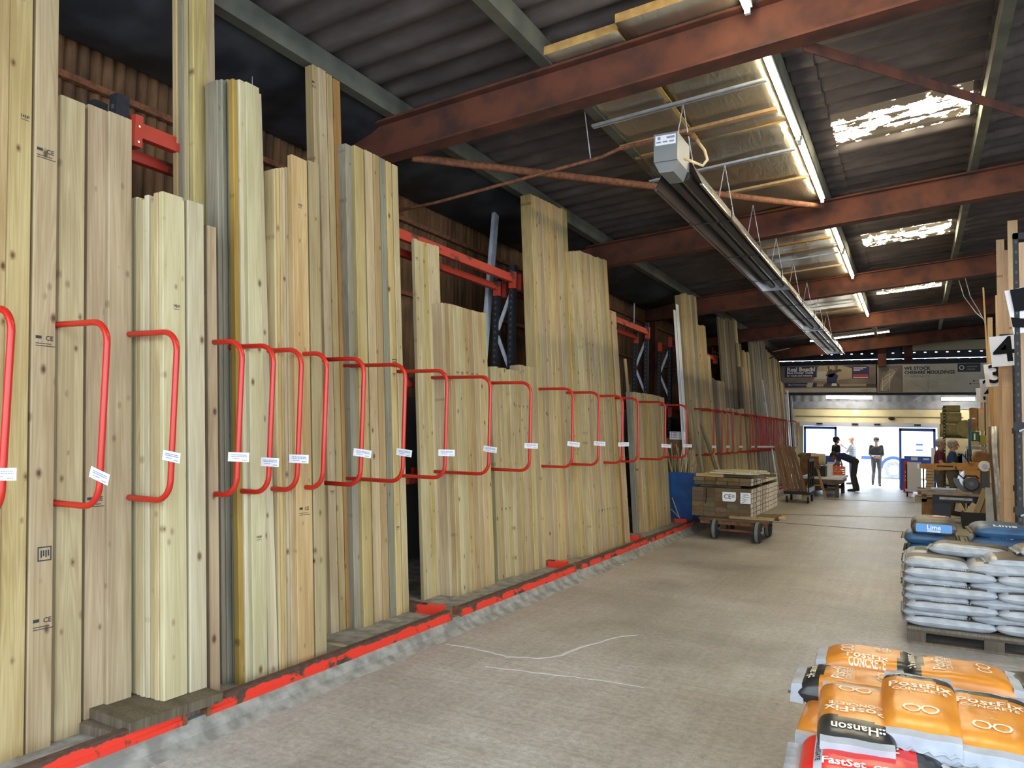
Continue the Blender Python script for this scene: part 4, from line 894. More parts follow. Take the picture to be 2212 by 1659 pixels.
mb = MB().box(-.75, -.5, -.96, -.95, 1.42, 1.5).box(-.75, -.5, -.96, -.95, 1.2, 1.26).box(.3, .42, -.96, -.95, 1.12, 1.26)
mb.obj('sign_writing', 'van_blue', o)
# ================================================================== PEOPLE
plain('skin', (.50, .27, .19), .55); plain('skin_dark', (.26, .13, .09), .6); plain('hair_dark', (.03, .022, .018), .7); plain('hair_grey', (.33, .32, .31), .7, c2=(.22, .21, .2), scale=40)
plain('cloth_black', (.018, .018, .022), .85, c2=(.03, .03, .035), scale=20); plain('cloth_navy', (.02, .035, .09), .85, c2=(.03, .05, .12), scale=14); plain('cloth_maroon', (.10, .018, .035), .85); plain('cloth_blue', (.018, .05, .14), .85)
plain('cloth_khaki', (.13, .115, .09), .9, c2=(.1, .09, .07), scale=12); plain('cloth_grey', (.11, .11, .12), .9); plain('boot', (.03, .022, .018), .7); plain('eye_dark', (.01, .01, .01), .2); plain('lip', (.35, .13, .11), .5)
plain('cloth_olive', (.05, .05, .04), .9); plain('cloth_denim', (.05, .06, .10), .9)
m, t, b = nodes('cloth_stripe'); tc = N(t, 'ShaderNodeTexCoord'); wv = N(t, 'ShaderNodeTexWave', i_Scale=9.0, bands_direction='Z'); L(t, tc.outputs['Object'], wv.inputs[0])
r1 = rampn(t, [(.45, (.16, .18, .26)), (.55, (.62, .64, .68))]); L(t, wv.outputs[0], r1.inputs[0]); L(t, r1.outputs[0], b.inputs['Base Color']); b.inputs['Roughness'].default_value = .85
def person(label, loc, rz, J, mats, hair, scale=1.0, cap=None, fat=1.0):
    """J: joints in a frame where +Y is ahead and +Z up. mats: shirt, sleeve, trousers, shoes, skin. One continuous skin over tapered limbs."""
    V = {k: Vector(v) for k, v in J.items()}
    SHIRT, SLEEVE, TR, SHOE, SK, EYE, LIP = range(7)
    cap_ = []   # (a, b, ra, rb, material)
    def add(a, b_, ra, rb, mi): cap_.append((Vector(a), Vector(b_), ra, rb, mi))
    side = (V['hipR']-V['hipL']).normalized(); sh = (V['shR']-V['shL']).normalized()
    pel = (V['hipL']+V['hipR'])/2; chest = (V['shL']+V['shR'])/2; up = (chest-pel).normalized(); fwd = up.cross(side)*-1
    fwd = side.cross(up)*-1
    f = fat
    fw = Vector((0, 1, 0)) if abs(up.z) > .7 else (up.cross(side)*-1)
    belly = pel+(chest-pel)*.38
    for s in (-1, 1):
        add(pel+side*.075*s, pel+side*.07*s+up*.10, .105*f, .11*f, TR)
        add(pel+side*.07*s+up*.13, belly+side*.065*s, .112*f, .113*f, SHIRT)
        add(belly+side*.065*s, chest-up*.10+sh*.085*s, .113*f, .115, SHIRT)
        add(chest-up*.10+sh*.085*s, chest+sh*.13*s-up*.03, .115, .072, SHIRT)
    add(chest+up*.02, V['neck'], .058, .052, SK); add(V['neck'], V['head']-Vector((0, 0, .02)), .052, .055, SK)
    H = V['head']; hd = V.get('look', Vector((0, 1, 0))).normalized(); hu = (V['head']-V['neck']).normalized(); hr = hd.cross(hu).normalized(); hu = hr.cross(hd)
    add(H+hu*.035-hd*.02, H+hu*.035+hd*.02, .088, .085, SK); add(H+hu*.0, H-hu*.055+hd*.03, .075, .052, SK); add(H-hu*.07+hd*.055, H-hu*.075+hd*.062, .034, .028, SK)
    add(H+hu*.02+hd*.095, H-hu*.02+hd*.118, .011, .015, SK)
    for s in (-1, 1):
        add(H+hr*.034*s+hu*.022+hd*.094, H+hr*.034*s+hu*.022+hd*.097, .010, .010, EYE); add(H+hr*.084*s+hu*.01, H+hr*.088*s-hu*.03, .016, .012, SK)
        add(H+hr*.05*s+hu*.042+hd*.09, H+hr*.02*s+hu*.045+hd*.097, .009, .009, SK)
    add(H+hr*-.02-hu*.048+hd*.093, H+hr*.02-hu*.048+hd*.093, .008, .008, LIP)
    for q in 'LR':
        s = -1 if q == 'L' else 1
        S_, E_, W_ = V['sh'+q], V['el'+q], V['wr'+q]
        add(S_, S_+(E_-S_)*.62, .062*f, .052, SHIRT); add(S_+(E_-S_)*.6, E_, .048, .041, SLEEVE); add(E_, W_, .041, .027, SLEEVE if mats[1] != mats[4] else SK)
        hdn = (W_-E_).normalized(); pal = V.get('palm'+q, Vector((-s, 0, 0))); pal = (pal-hdn*pal.dot(hdn)).normalized(); wd = hdn.cross(pal).normalized()
        K = W_+hdn*.085
        for o_ in (-.028, -.009, .010, .028): add(W_+hdn*.02+wd*o_*.7, K+wd*o_, .015, .0125, SK)
        for o_, ln in ((-.030, .075), (-.010, .09), (.010, .083), (.029, .062)):
            a = K+wd*o_; m1 = a+(hdn*.85+pal*.5).normalized()*ln*.5; add(a, m1, .0105, .0098, SK); add(m1, m1+(hdn*.45+pal*.9).normalized()*ln*.5, .0098, .0085, SK)
        tb = W_+hdn*.03-wd*.03; tm = tb+(hdn*.7-wd*.7+pal*.3).normalized()*.04; add(tb, tm, .014, .0115, SK); add(tm, tm+(hdn+pal*.5).normalized()*.032, .0115, .009, SK)
        hp, kn, an, to = V['hip'+q], V['kn'+q], V['an'+q], V['toe'+q]
        add(hp, kn, .09*f, .062, TR); add(kn, kn+(an-kn)*.4, .06, .058, TR); add(kn+(an-kn)*.4, an+(kn-an)*.1, .058, .052, TR)
        add(an, an-Vector((0, 0, .03)), .045, .042, SHOE); add(an-Vector((0, 0, .035)), to, .046, .036, SHOE)
    mb = MB()
    for a, b_, ra, rb, mi in cap_:
        d = b_-a
        if d.length > 1e-4: mb.tube([a, b_], [ra, rb], 12)
        mb.sphere(a, ra, 12); mb.sphere(b_, rb, 12)
    me = mb.mesh('body_src', []) ; o = bpy.data.objects.new('src', me); COL.objects.link(o)
    rm = o.modifiers.new('r', 'REMESH'); rm.mode = 'VOXEL'; rm.voxel_size = .0085
    sm = o.modifiers.new('s', 'SMOOTH'); sm.iterations = 2; sm.factor = .5
    dg = bpy.context.evaluated_depsgraph_get(); m2 = bpy.data.meshes.new_from_object(o.evaluated_get(dg)); bpy.data.objects.remove(o)
    m2.materials.clear()
    for k in list(mats)+['eye_dark', 'lip']: m2.materials.append(M[k])
    import numpy as np
    nf = len(m2.polygons); c = np.empty(nf*3); m2.polygons.foreach_get('center', c); c = c.reshape(-1, 3)
    best = np.full(nf, 9.); mi_ = np.zeros(nf, int)
    for a, b_, ra, rb, mi in cap_:
        A = np.array(a); D = np.array(b_-a); l2 = max(float(D@D), 1e-9); tt = np.clip(((c-A)@D)/l2, 0, 1)
        dist = np.linalg.norm(c-A-tt[:, None]*D, axis=1)-(ra+(rb-ra)*tt)
        if mi in (EYE, LIP): dist -= .004
        k = dist < best; best[k] = dist[k]; mi_[k] = mi
    m2.polygons.foreach_set('material_index', mi_.astype(np.int32)); m2.polygons.foreach_set('use_smooth', [True]*nf); m2.update()
    m2.name = 'person'
    o = bpy.data.objects.new('person', m2); COL.objects.link(o); o.location = loc; o.rotation_euler = (0, 0, rz); o.scale = (scale,)*3
    tag(o, label, 'person')
    R_ = Matrix((hr, hd, hu)).transposed().to_4x4(); R_.translation = H
    if hair:
        hm_ = MB(); n = 14
        for i in range(7):
            pass
        hm_.sphere((0, -.012, .05), (.094, .112, .088), 16)
        hm_.sphere((0, -.045, .0), (.086, .075, .085), 14)
        hm_.v = [tuple(p) for p in hm_.v]
        h_ = hm_.obj(hair[1], hair[0], o, smooth=True); h_.matrix_local = R_
    if cap:
        cm = MB().sphere((0, -.005, .06), (.098, .115, .075), 16); cm.ext([(-.07, .06), (.07, .06), (.06, .19), (-.06, .19)], .055, .068, 'Z')
        h_ = cm.obj('cap', cap, o, smooth=False); h_.matrix_local = R_
    return o
def stand(**k):
    J = dict(hipL=(-.09, 0, .90), hipR=(.09, 0, .90), shL=(-.185, 0, 1.40), shR=(.185, 0, 1.40), neck=(0, .005, 1.49), head=(0, .02, 1.60),
             elL=(-.25, -.02, 1.12), elR=(.25, -.02, 1.12), wrL=(-.25, .08, .89), wrR=(.25, .08, .89), knL=(-.10, .02, .49), knR=(.10, .02, .49), anL=(-.11, -.03, .09), anR=(.11, -.03, .09), toeL=(-.13, .15, .037), toeR=(.13, .15, .037))
    J.update(k); return J
# man bending over the crate, facing the left
q = on(1847, 1062, Z=0)
bend = dict(hipL=(-.09, -.02, .93), hipR=(.09, -.02, .93), shL=(-.17, .42, 1.12), shR=(.17, .42, 1.12), neck=(0, .50, 1.12), head=(0, .60, 1.08), look=(0, .55, -.85),
            elL=(-.22, .50, .86), elR=(.22, .50, .88), wrL=(-.16, .66, .72), wrR=(.15, .70, .74), knL=(-.10, .06, .49), knR=(.10, .02, .49), anL=(-.12, .0, .09), anR=(.11, -.08, .09), toeL=(-.13, .18, .037), toeR=(.13, .10, .037), palmL=(0, -.3, 1), palmR=(0, -.3, 1))
person('person in dark navy clothes bending over the orange crate', (q.x, q.y, 0), PI/2, bend, ['cloth_navy', 'skin_dark', 'cloth_olive', 'boot', 'skin_dark'], ('hair_dark', 'hair'), 1.02)
q = on(1806, 990, Y=27.9)
person('person in black t-shirt standing behind the loaded cart by the left door leaf', (q.x, 27.9, 0), -1.1, stand(elR=(.26, .0, 1.12), wrR=(.27, .06, .87)), ['cloth_black', 'skin', 'cloth_khaki', 'boot', 'skin'], ('hair_dark', 'hair'), 1.0)
q = on(1841, 990, Y=30.9)
person('bald person in grey striped top outside the door with both hands raised', (q.x, 30.9, -.02), PI/2-.2, stand(elL=(-.24, .12, 1.16), wrL=(-.10, .33, 1.30), elR=(.24, .12, 1.18), wrR=(.10, .34, 1.36), palmL=(1, 0, 0), palmR=(-1, 0, 0)), ['cloth_stripe', 'cloth_stripe', 'cloth_denim', 'boot', 'skin'], None, 1.02)
q = on(1893, 990, Y=30.7)
walker = stand(shL=(-.165, 0, 1.39), shR=(.165, 0, 1.39), elL=(-.215, .02, 1.11), elR=(.215, .02, 1.11), wrL=(-.09, .24, 1.02), wrR=(.09, .24, 1.02), knL=(-.09, .16, .50), anL=(-.09, .14, .09), toeL=(-.10, .32, .05), knR=(.09, .06, .49), anR=(.10, -.26, .17), toeR=(.11, -.12, .05), head=(0, .05, 1.59), look=(0, .9, -.4), palmL=(0, 0, 1), palmR=(0, 0, 1))
o = person('person in black top and cap walking in through the doorway reading a paper', (q.x, 30.7, -.02), PI+.1, walker, ['cloth_black', 'cloth_black', 'cloth_grey', 'boot', 'skin'], None, 1.02, 'cloth_black')
tag(MB().box(-.14, .14, -.10, .10, 0, .004).obj('paper_sheet', 'paper', None, (q.x, 30.7-.34, 1.06), (-.25, 0, .1)), 'white sheet of paper held by the walking person', 'paper')
q = on(2030, 960, Y=21.0)
person('grey haired person in maroon shirt, farther of the two behind the saw', (q.x, 21.0, 0), -PI/2-.15, stand(elR=(.25, .06, 1.14), wrR=(.22, .30, 1.08), wrL=(-.22, .26, 1.05), elL=(-.25, .06, 1.14)), ['cloth_maroon', 'skin', 'cloth_khaki', 'boot', 'skin'], ('hair_grey', 'hair'), 1.0, None, 1.12)
q = on(2057, 962, Y=20.2)
person('grey haired person in blue shirt, nearer of the two behind the saw', (q.x, 20.2, 0), -PI/2-.1, stand(elR=(.25, .04, 1.13), wrR=(.20, .27, 1.00), elL=(-.26, .05, 1.14), wrL=(-.2, .30, 1.1)), ['cloth_blue', 'skin', 'cloth_khaki', 'boot', 'skin'], ('hair_grey', 'hair'), .99, None, 1.15)
# ================================================================== TROLLEY WITH THE TIMBER PACK
TX, TY = -2.72, 13.45
o = empty('timber_trolley', (TX, TY, 0), 'low rusty four wheeled trolley under the brown timber pack', 'trolley')
mb = MB().box(-.50, .62, -.55, .75, .30, .335); mb.obj('deck', 'sleeper', o)
mb = MB()
for y in (-.5, .65): mb.box(-.48, .60, y-.03, y+.03, .24, .30)
for x in (-.35, .45): mb.box(x-.03, x+.03, -.55, .75, .24, .30)
for x in (-.30, .42):
    for y in (-.42, .55): mb.box(x-.025, x+.025, y-.025, y+.025, .17, .26); mb.rod((x, y, .19), (x, y+(.3 if y < 0 else -.3), .26), .03, .02)
mb.box(-.35, .45, -.44, -.40, .12, .16).box(-.35, .45, .53, .57, .12, .16)
mb.obj('chassis', 'rust_rod', o)
for (x, y) in ((-.24, -.50), (.47, -.66), (.48, .26), (-.2, .52)):
    r = .165; w_ = MB().lathe([(r*.55, -.045), (r*.92, -.045), (r, -.025), (r, .025), (r*.92, .045), (r*.55, .045)], 'X', 24, 1).lathe([(r*.95, -.034), (r*1.004, -.024), (r*1.004, .024), (r*.95, .034)], 'X', 24, 0).obj('wheel', ['grey_tyre', 'rubber'], o, (x, y, r))
    MB().lathe([(.03, -.05), (r*.56, -.03), (r*.56, .03), (.03, .05)], 'X', 20).lathe([(.028, -.065), (.028, .07)], 'X', 10, 1).obj('hub', ['black_steel', 'steel'], w_)
X0, X1, Y0, Y1 = -3.40, -2.42, 13.15, 15.95; lh = .0805; nb = 5; bw_ = (X1-X0)/nb
def packboard(x0, x1, y0, y1, z0, z1, white, label, group):
    w_, h = x1-x0, z1-z0; mb = MB().box(-w_/2, w_/2, -h/2, h/2, 0, y1-y0, 0, None, .003)
    if white: mb.box(w_/2, w_/2+.0015, -h/2+.004, h/2-.004, .004, y1-y0-.004, 1)
    o = mb.obj('pack_board', ['sleeper', 'white_side']); o.matrix_world = Matrix(((1, 0, 0, (x0+x1)/2), (0, 0, 1, y0), (0, -1, 0, (z0+z1)/2), (0, 0, 0, 1)))
    return tag(o, label, 'board', group)
for l in range(6):
    for j in range(nb):
        z = .337+l*lh; sx = random.uniform(-.012, .012) if j == nb-1 else 0
        packboard(X0+j*bw_+.001, X0+(j+1)*bw_-.001+sx, Y0+random.uniform(-.012, .008), Y1+random.uniform(-.03, .03), z+.0008, z+lh-.0008, j == nb-1, 'brown board end %s from the left, %s layer up in the labelled pack' % (nth(j+1), nth(l+1)), 'boards of the brown timber pack')
def sticker(x0, x1, z0, z1, cut, txt, label):
    mb = MB(); p = [(x0, z0+cut), (x0, z1), (x1, z1), (x1, z0+cut), (x1-cut, z0), (x0+cut*.3, z0)] if cut else [(x0, z0), (x0, z1), (x1, z1), (x1, z0)]
    mb.ext(p, Y0-.020, Y0-.016, 'Y'); T_ = Matrix(((1, 0, 0, 0), (0, 0, -1, Y0-.0208), (0, 1, 0, 0), (0, 0, 0, 1)))
    for (s, sz, x, z) in txt:
        if s == '-': mb.box(x, x+sz, Y0-.0208, Y0-.020, z, z+.006, 1)
        else: mb.text(s, sz, T_ @ Matrix.Translation((x, z, 0)), 1, 'CENTER', bold=.001)
    return tag(mb.obj('pack_sticker', ['paper', 'ink']), label, 'sticker')
a = on(1561, 1062, Y=Y0); c_ = on(1590, 1084, Y=Y0)
sticker(a.x, c_.x, c_.z, a.z, .03, [('CE', .10, a.x+.085, (a.z+c_.z)/2)]+[('-', .05, c_.x-.07, c_.z+.11-.014*k) for k in range(4)], 'white CE sticker with cut corner on the brown timber pack')
a = on(1600, 1064, Y=Y0); c_ = on(1622, 1089, Y=Y0)
sticker(a.x, c_.x, c_.z, a.z, 0, [('-', .04+.06*random.random(), a.x+.02+.03*(k % 2), a.z-.025-.017*k) for k in range(9)], 'white printed pack label at the right end of the brown pack')
tag(MB().tube([(-3.15, Y0-.022, .80), (-3.15, Y0-.022, .66), (-3.17, Y0-.022, .56)], .008, 5).rod((-3.2, Y0-.0, .828), (-3.05, Y0-.0, .828), .03, .008).obj('pack_strap', 'black_steel'), 'broken dark strap hanging on the brown pack front', 'strap')
def lying(x0, x1, y0, y1, z0, z1, mat, label, cat='board', group=None, rz=0, ends='end_paint', name='loose_board', rx=0):
    l = x1-x0; o = MB().box(-(y1-y0)/2, (y1-y0)/2, -(z1-z0)/2, (z1-z0)/2, -l/2, l/2, 0, None, .003).box(-(y1-y0)/2+.003, (y1-y0)/2-.003, -(z1-z0)/2+.003, (z1-z0)/2-.003, l/2, l/2+.0012, 1).obj(name, [mat, ends])
    cz, sz = math.cos(rz), math.sin(rz)
    o.matrix_world = Matrix.Translation(((x0+x1)/2, (y0+y1)/2, (z0+z1)/2)) @ Euler((0, rx, rz)).to_matrix().to_4x4() @ Matrix(((0, 0, 1, 0), (1, 0, 0, 0), (0, 1, 0, 0), (0, 0, 0, 1)))
    return tag(o, label, cat, group)
zt = .337+6*lh
for k, (y, x0, x1) in enumerate(((13.35, -3.3, -2.62), (14.3, -3.35, -2.45), (15.3, -3.35, -2.42))):
    o = MB().box(x0, x1, -.045, .045, 0, .045).obj('bearer', 'sleeper', None, (0, y, zt+.001)); tag(o, '%s rough bearer from the front on top of the brown pack' % nth(k+1), 'bearer', 'bearers on the brown pack')
z = zt+.048
for l in range(2):
    for j in range(5):
        packboard(X0+.02+j*.19, X0+.02+j*.19+.185, 13.18+random.uniform(-.05, .05), 15.9+random.uniform(-.1, .05), z+l*.062, z+l*.062+.06, j == 4, 'brown board end %s from the left, %s layer of the small stack on the pack' % (nth(j+1), ('lower', 'upper')[l]), 'small brown stack on the pack')
z += .126
for k, (x0, x1, y, w_, mt, rz) in enumerate(((-3.36, -2.9, 13.25, .09, 'batten_wood', .03), (-3.05, -2.25, 13.42, .1, 'sleeper', .0), (-3.3, -2.5, 13.6, .1, 'pine', -.02), (-3.2, -2.4, 13.85, .1, 'pine', .03), (-2.8, -2.18, 14.05, .09, 'sleeper', .05))):
    lying(x0, x1, y, y+w_, z+.001, z+.055, mt, '%s loose offcut from the front in the middle of the mixed load' % nth(k+1), 'offcut', 'offcuts on the mixed load', rz, mt)
z += .057
for k, (x0, x1, y, w_, rz) in enumerate(((-3.12, -2.42, 13.22, .12, .02), (-3.05, -2.35, 13.36, .12, -.03), (-3.1, -2.3, 13.5, .13, .04), (-3.0, -2.35, 13.66, .12, -.02), (-2.95, -2.25, 13.80, .13, .05))):
    for q in range(2):
        lying(x0+q*.06, x1-q*.04, y, y+w_, z+.001+q*.03, z+.029+q*.03, 'pine_pale', '%s pale lath from the front, %s of its pair on top of the load' % (nth(k+1), ('lower', 'upper')[q]), 'lath', 'pale laths on top of the load', rz, 'end_paint', 'pale_lath', random.uniform(-.02, .02))
lying(-2.75, -2.05, 13.02, 13.17, .336, .375, 'batten_wood', 'orange brown plank under the pack sticking out to the right', 'plank', None, .05, 'batten_wood')
lying(-2.7, -1.98, 13.9, 14.05, .285, .325, 'redwood', 'long brown plank low under the trolley load, right side', 'plank', None, .0, 'redwood')
# blue offcut bin
plain('bin_blue', srgb(28, 84, 150), .6, c2=srgb(22, 66, 128), scale=5); plain('cardboard', srgb(150, 112, 74), .85, c2=srgb(128, 94, 60), scale=6)
bx0, bx1, by0, by1 = -4.12, -3.63, 14.12, 14.62
o = empty('offcut_bin', ((bx0+bx1)/2, (by0+by1)/2, .101), 'tall blue plastic bin full of thin offcuts', 'bin')
hx, hy = (bx1-bx0)/2, (by1-by0)/2
mb = MB(); 
for s in (-1, 1): mb.box(s*hx-.01, s*hx+.01, -hy, hy, 0, .90).box(-hx+.01, hx-.01, s*hy-.01, s*hy+.01, 0, .90)
mb.box(-hx, hx, -hy, hy, 0, .02); mb.obj('body', 'bin_blue', o, bev=.004)
for k in range(38):
    bx, by_ = random.uniform(bx0+.06, bx1-.06), random.uniform(by0+.06, by1-.06); tx, ty_ = bx+random.uniform(-.30, .22), by_+random.uniform(-.16, .12); zt_ = random.uniform(1.15, 1.55)
    tx = max(tx, -4.25)
    lx = bx0+.05 if bx < bx0+.05 else bx
    plank('offcut_stick', (lx, by_, .14), (tx, ty_, zt_), random.uniform(.022, .05), random.uniform(.012, .03), random.choice(['pine_pale', 'pine', 'redwood', 'pine_pale']), 'thin wooden offcut sticking out of the blue bin', 'offcut', 'offcut sticks in the blue bin')
for k, (a, b_) in enumerate((((1452, 1075), (1472, 1118)), ((1450, 1100), (1478, 1122)))):
    p, q = on(*a, Y=14.06), on(*b_, Y=13.98); plank('offcut_stick', (q.x, 13.98, PZ+.01), (p.x, 14.08, p.z), .03, .015, 'pine_pale', ['upper', 'lower'][k]+' pale stick leaning on the front of the blue bin', 'offcut')
a, c_ = on(1447, 932, Y=14.75), on(1481, 950, Y=14.75)
mb = MB().box(a.x, c_.x, 14.74, 14.76, c_.z, a.z)
for k in range(4): mb.box(a.x+.03, a.x+.05, 14.738, 14.74, a.z-.03-.03*k, a.z-.018-.03*k, 1).box(a.x+.07, a.x+.14, 14.738, 14.74, a.z-.03-.03*k, a.z-.018-.03*k, 2 if k % 2 else 1).box(a.x+.17, c_.x-.03, 14.738, 14.74, a.z-.028-.03*k, a.z-.026-.03*k, 1)
tag(mb.obj('notice_board', ['paper', 'ink', 'rack_red']), 'small white printed notice above the blue bin', 'notice')
a, c_ = on(1440, 948, Y=14.85), on(1487, 985, Y=14.85)
tag(MB().box(a.x, c_.x, 14.80, 15.0, c_.z-.6, a.z+.02).obj('cardboard_box', 'cardboard'), 'brown cardboard carton behind the offcut sticks', 'box')
# ================================================================== BLACK PLATFORM TROLLEY
o = empty('platform_trolley', (-2.72, 21.5, 0), 'black platform trolley carrying leaning brown decking boards', 'trolley')
MB().box(-.32, .32, -.55, .55, .22, .29).obj('deck', 'black_steel', o)
mb = MB()
for y in (-.48, .0, .48): mb.tube([(.28, y, .29), (.28, y, 1.08)], .026, 8)
mb.box(.255, .305, -.5, .5, 1.06, 1.12).box(.265, .295, -.48, .48, .62, .66)
mb.obj('end_frame', 'black_steel', o)
MB().box(.25, .32, -.5, .5, .29, .40).obj('bumper', 'galv', o)
for (x, y) in ((-.26, -.42), (.26, -.42), (-.26, .42), (.26, .42)):
    w_ = MB().lathe([(.05, -.02), (.085, -.02), (.085, .02), (.05, .02)], 'X', 16).lathe([(.05, -.018), (.05, .018)], 'X', 12).obj('caster', 'rubber', o, (x, y, .085))
    MB().box(-.03, -.022, -.02, .02, .0, .135).box(.022, .03, -.02, .02, .0, .135).box(-.03, .03, -.03, .03, .125, .135).obj('fork', 'steel', w_)
for k in range(6):
    x = -3.02+k*.098
    plank('decking_board', (x, 21.06+.012*k, .292), (x-.30-.012*k, 21.42, 1.46+random.uniform(-.02, .03)), .075, .05, 'decking', '%s long brown board from the left leaning on the black trolley' % nth(k+1), 'board', 'boards on the black trolley', (0, -1, 0))
for k in range(3):
    plank('white_trim', (-3.42, 22.6+.12*k, PZ), (-3.86, 22.7+.12*k, 3.3-.3*k), .05, .02, ('paper', 'galv', 'paper')[k], ['white trim length leaning at the end of the far stacks, left one', 'silver metal bead leaning at the end of the far stacks', 'white trim length leaning at the end of the far stacks, right one'][k], 'trim')
for k, (px, mt) in enumerate(((1708, 'galv'), (1712, 'paper'), (1716, 'black_steel'), (1720, 'galv'))):
    Y = on(px, 960, X=-3.8).y; plank('metal_bead', (-3.75, Y, PZ if Y < 27.5 else 0), (-3.95, Y, 3.15+.15*(k % 2)), .12, .05, mt, ['silver bundle of beading, first past the last far stack', 'white bundle of beading past the last far stack', 'black bundle of trim past the last far stack', 'silver bundle of beading, last before the yellow wall'][k], 'beading')
# ================================================================== CART AND GOODS NEAR THE DOOR
o = empty('flat_cart', (-2.35, 24.6, 0), 'flat timber cart with white top sheets in front of the bending person', 'cart')
MB().box(-.62, .45, -1.0, 1.3, .38, .50).obj('bed', 'wood_dark', o); MB().box(-.60, .50, -.95, 1.2, .50, .56).obj('top_sheet', 'paper', o)
for x in (-.5, .35):
    for y in (-.85, 1.1): MB().box(x-.05, x+.05, y-.05, y+.05, 0, .38).obj('leg', 'wood_dark', o)
MB().box(-.55, .40, -.80, -.74, .18, .24).box(-.55, .4, 1.05, 1.11, .18, .24).obj('cross_rail', 'wood_dark', o)
o = empty('trestle', (-2.55, 23.4, 0), 'brown wooden A-frame trestle before the flat cart', 'trestle')
for s in (-1, 1): MB().rod((s*.28, 0, 0), (s*.05, .06, .86), .06, .05).obj('leg', 'batten_wood', o)
MB().box(-.14, .14, -.02, .08, .82, .90).obj('top_bar', 'wood_dark', o); MB().rod((-.19, .02, .34), (.19, .02, .34), .05, .03).obj('stretcher', 'batten_wood', o)
plain('crate_orange', srgb(225, 110, 60), .6)
p = on(1806, 1014, Y=25.6)
o = empty('orange_crate', (p.x, 25.6, .562), 'orange plastic crate on the cart, reached by the bending person', 'crate')
mb = MB(); cw, cdp, ch = .24, .19, .24
for s in (-1, 1):
    for z in (.0, .06, .12, .18, .225): mb.box(-cw, cw, s*cdp-.008, s*cdp+.008, z, z+.03).box(s*cw-.008, s*cw+.008, -cdp, cdp, z, z+.03)
    for k in range(6): x = -cw+k*2*cw/5; mb.box(x-.012, x+.012, s*cdp-.006, s*cdp+.006, 0, ch)
mb.box(-cw, cw, -cdp, cdp, 0, .012); mb.obj('body', 'crate_orange', o)
for k in range(4): tag(MB().sphere((0, 0, .06), (.07, .06, .06), 10).obj('small_pack', 'paper', None, (p.x-.14+.09*k, 25.6+.05*(k % 2), .577), smooth=True), 'small white pack inside the orange crate', 'pack', 'packs in the orange crate')
def crate_at(px0, py0, px1, py1, Y, dep, mat, name, label, cat='box', z0=None):
    a, c_ = on(px0, py0, Y=Y), on(px1, py1, Y=Y)
    return tag(MB().box(a.x, c_.x, Y, Y+dep, c_.z if z0 is None else z0, a.z, bev=.01).obj(name, mat, bev=.008), label, cat)
crate_at(1757, 1006, 1783, 1026, 23.9, .5, 'black_steel', 'black_tub', 'black tub standing on the cart behind the trestle', 'tub', .562)
crate_at(1783, 1003, 1796, 1024, 24.5, .5, 'paper', 'white_pack', 'upright white pack beside the black tub on the cart', 'pack', .562)
crate_at(1777, 984, 1803, 1012, 27.0, .6, 'door_blue', 'blue_box', 'blue display box behind the cart by the left door leaf', 'box', 0.0)
crate_at(1786, 998, 1806, 1012, 26.5, .3, 'paper', 'white_carton', 'white carton in front of the blue display box', 'box', 0.0)
p = on(1771, 991, Y=26.6); tag(MB().lathe([(.05, -.16), (.19, -.16), (.19, .16), (.05, .16)], 'X', 18).obj('cream_roll', 'yellow_paint', None, (p.x, 26.6, .98), smooth=False), 'cream roll lying on goods left of the blue box', 'roll')
crate_at(1728, 985, 1768, 1012, 26.35, .8, 'cardboard', 'goods_pallet', 'low cardboard covered goods stand under the cream roll', 'goods', 0.0)
plain('sack_red', srgb(150, 60, 60), .6); plain('sack_green', srgb(120, 130, 100), .7)
for k, (x, mt) in enumerate(((1737, 'sack_green'), (1747, 'sack_red'), (1757, 'paper'))):
    p = on(x, 985, Y=26.5); tag(MB().sphere((0, 0, .1), (.22, .2, .1), 12).obj('sack', mt, None, (p.x, 26.65, .985 if k != 1 else .985), smooth=True), ['greenish sack', 'reddish sack', 'white sack'][k]+' on the goods stand by the left door leaf', 'sack', 'sacks near the left door')
p = on(1728, 990, Y=22.6); tag(MB().lathe([(.10, 0), (.14, .28), (.145, .3), (.12, .3)], 'Z', 14).obj('white_bucket', 'paper', None, (-2.9, 22.45, .0)), 'white bucket on the floor behind the black trolley', 'bucket')
# right of the door
crate_at(1944, 990, 1955, 1038, 28.9, .3, 'door_blue', 'blue_stand', 'narrow blue stand at the foot of the right door leaf', 'stand', 0.0)
a, c_ = on(1951, 996, Y=27.6), on(1966, 1040, Y=27.6)
plain('sign_red', srgb(228, 50, 42), .5)
mb = MB().ext([(a.x, 0), (a.x+.02, a.z), (a.x+.2, a.z), (c_.x+.08, 0)], 27.6, 27.63, 'Y')
for k, z in enumerate((.62, .48, .36)): mb.box(a.x+.05, a.x+.19-.02*k, 27.594, 27.6, z, z+.06, 1)
tag(mb.obj('floor_sign', ['sign_red', 'paper']), 'red standing floor sign with white lines by the right door leaf', 'sign')
o = empty('sheet_trolley', (on(1972, 1045, Y=25.8).x, 25.8, 0), 'trolley with upright white sheets right of the red sign', 'trolley')
MB().box(-.2, .30, -.3, .3, .16, .22).obj('deck', 'galv', o); 
for s in (-.6, 1): MB().tube([(s*.28, 0, .2), (s*.28, 0, .95)], .02, 8).obj('end_post', 'black_steel', o)
for (x, y) in ((-.15, -.25), (.26, -.25), (-.15, .25), (.26, .25)): MB().lathe([(.03, -.02), (.075, -.02), (.075, .02), (.03, .02)], 'X', 14).obj('caster', 'rubber', o, (x, y, .08))
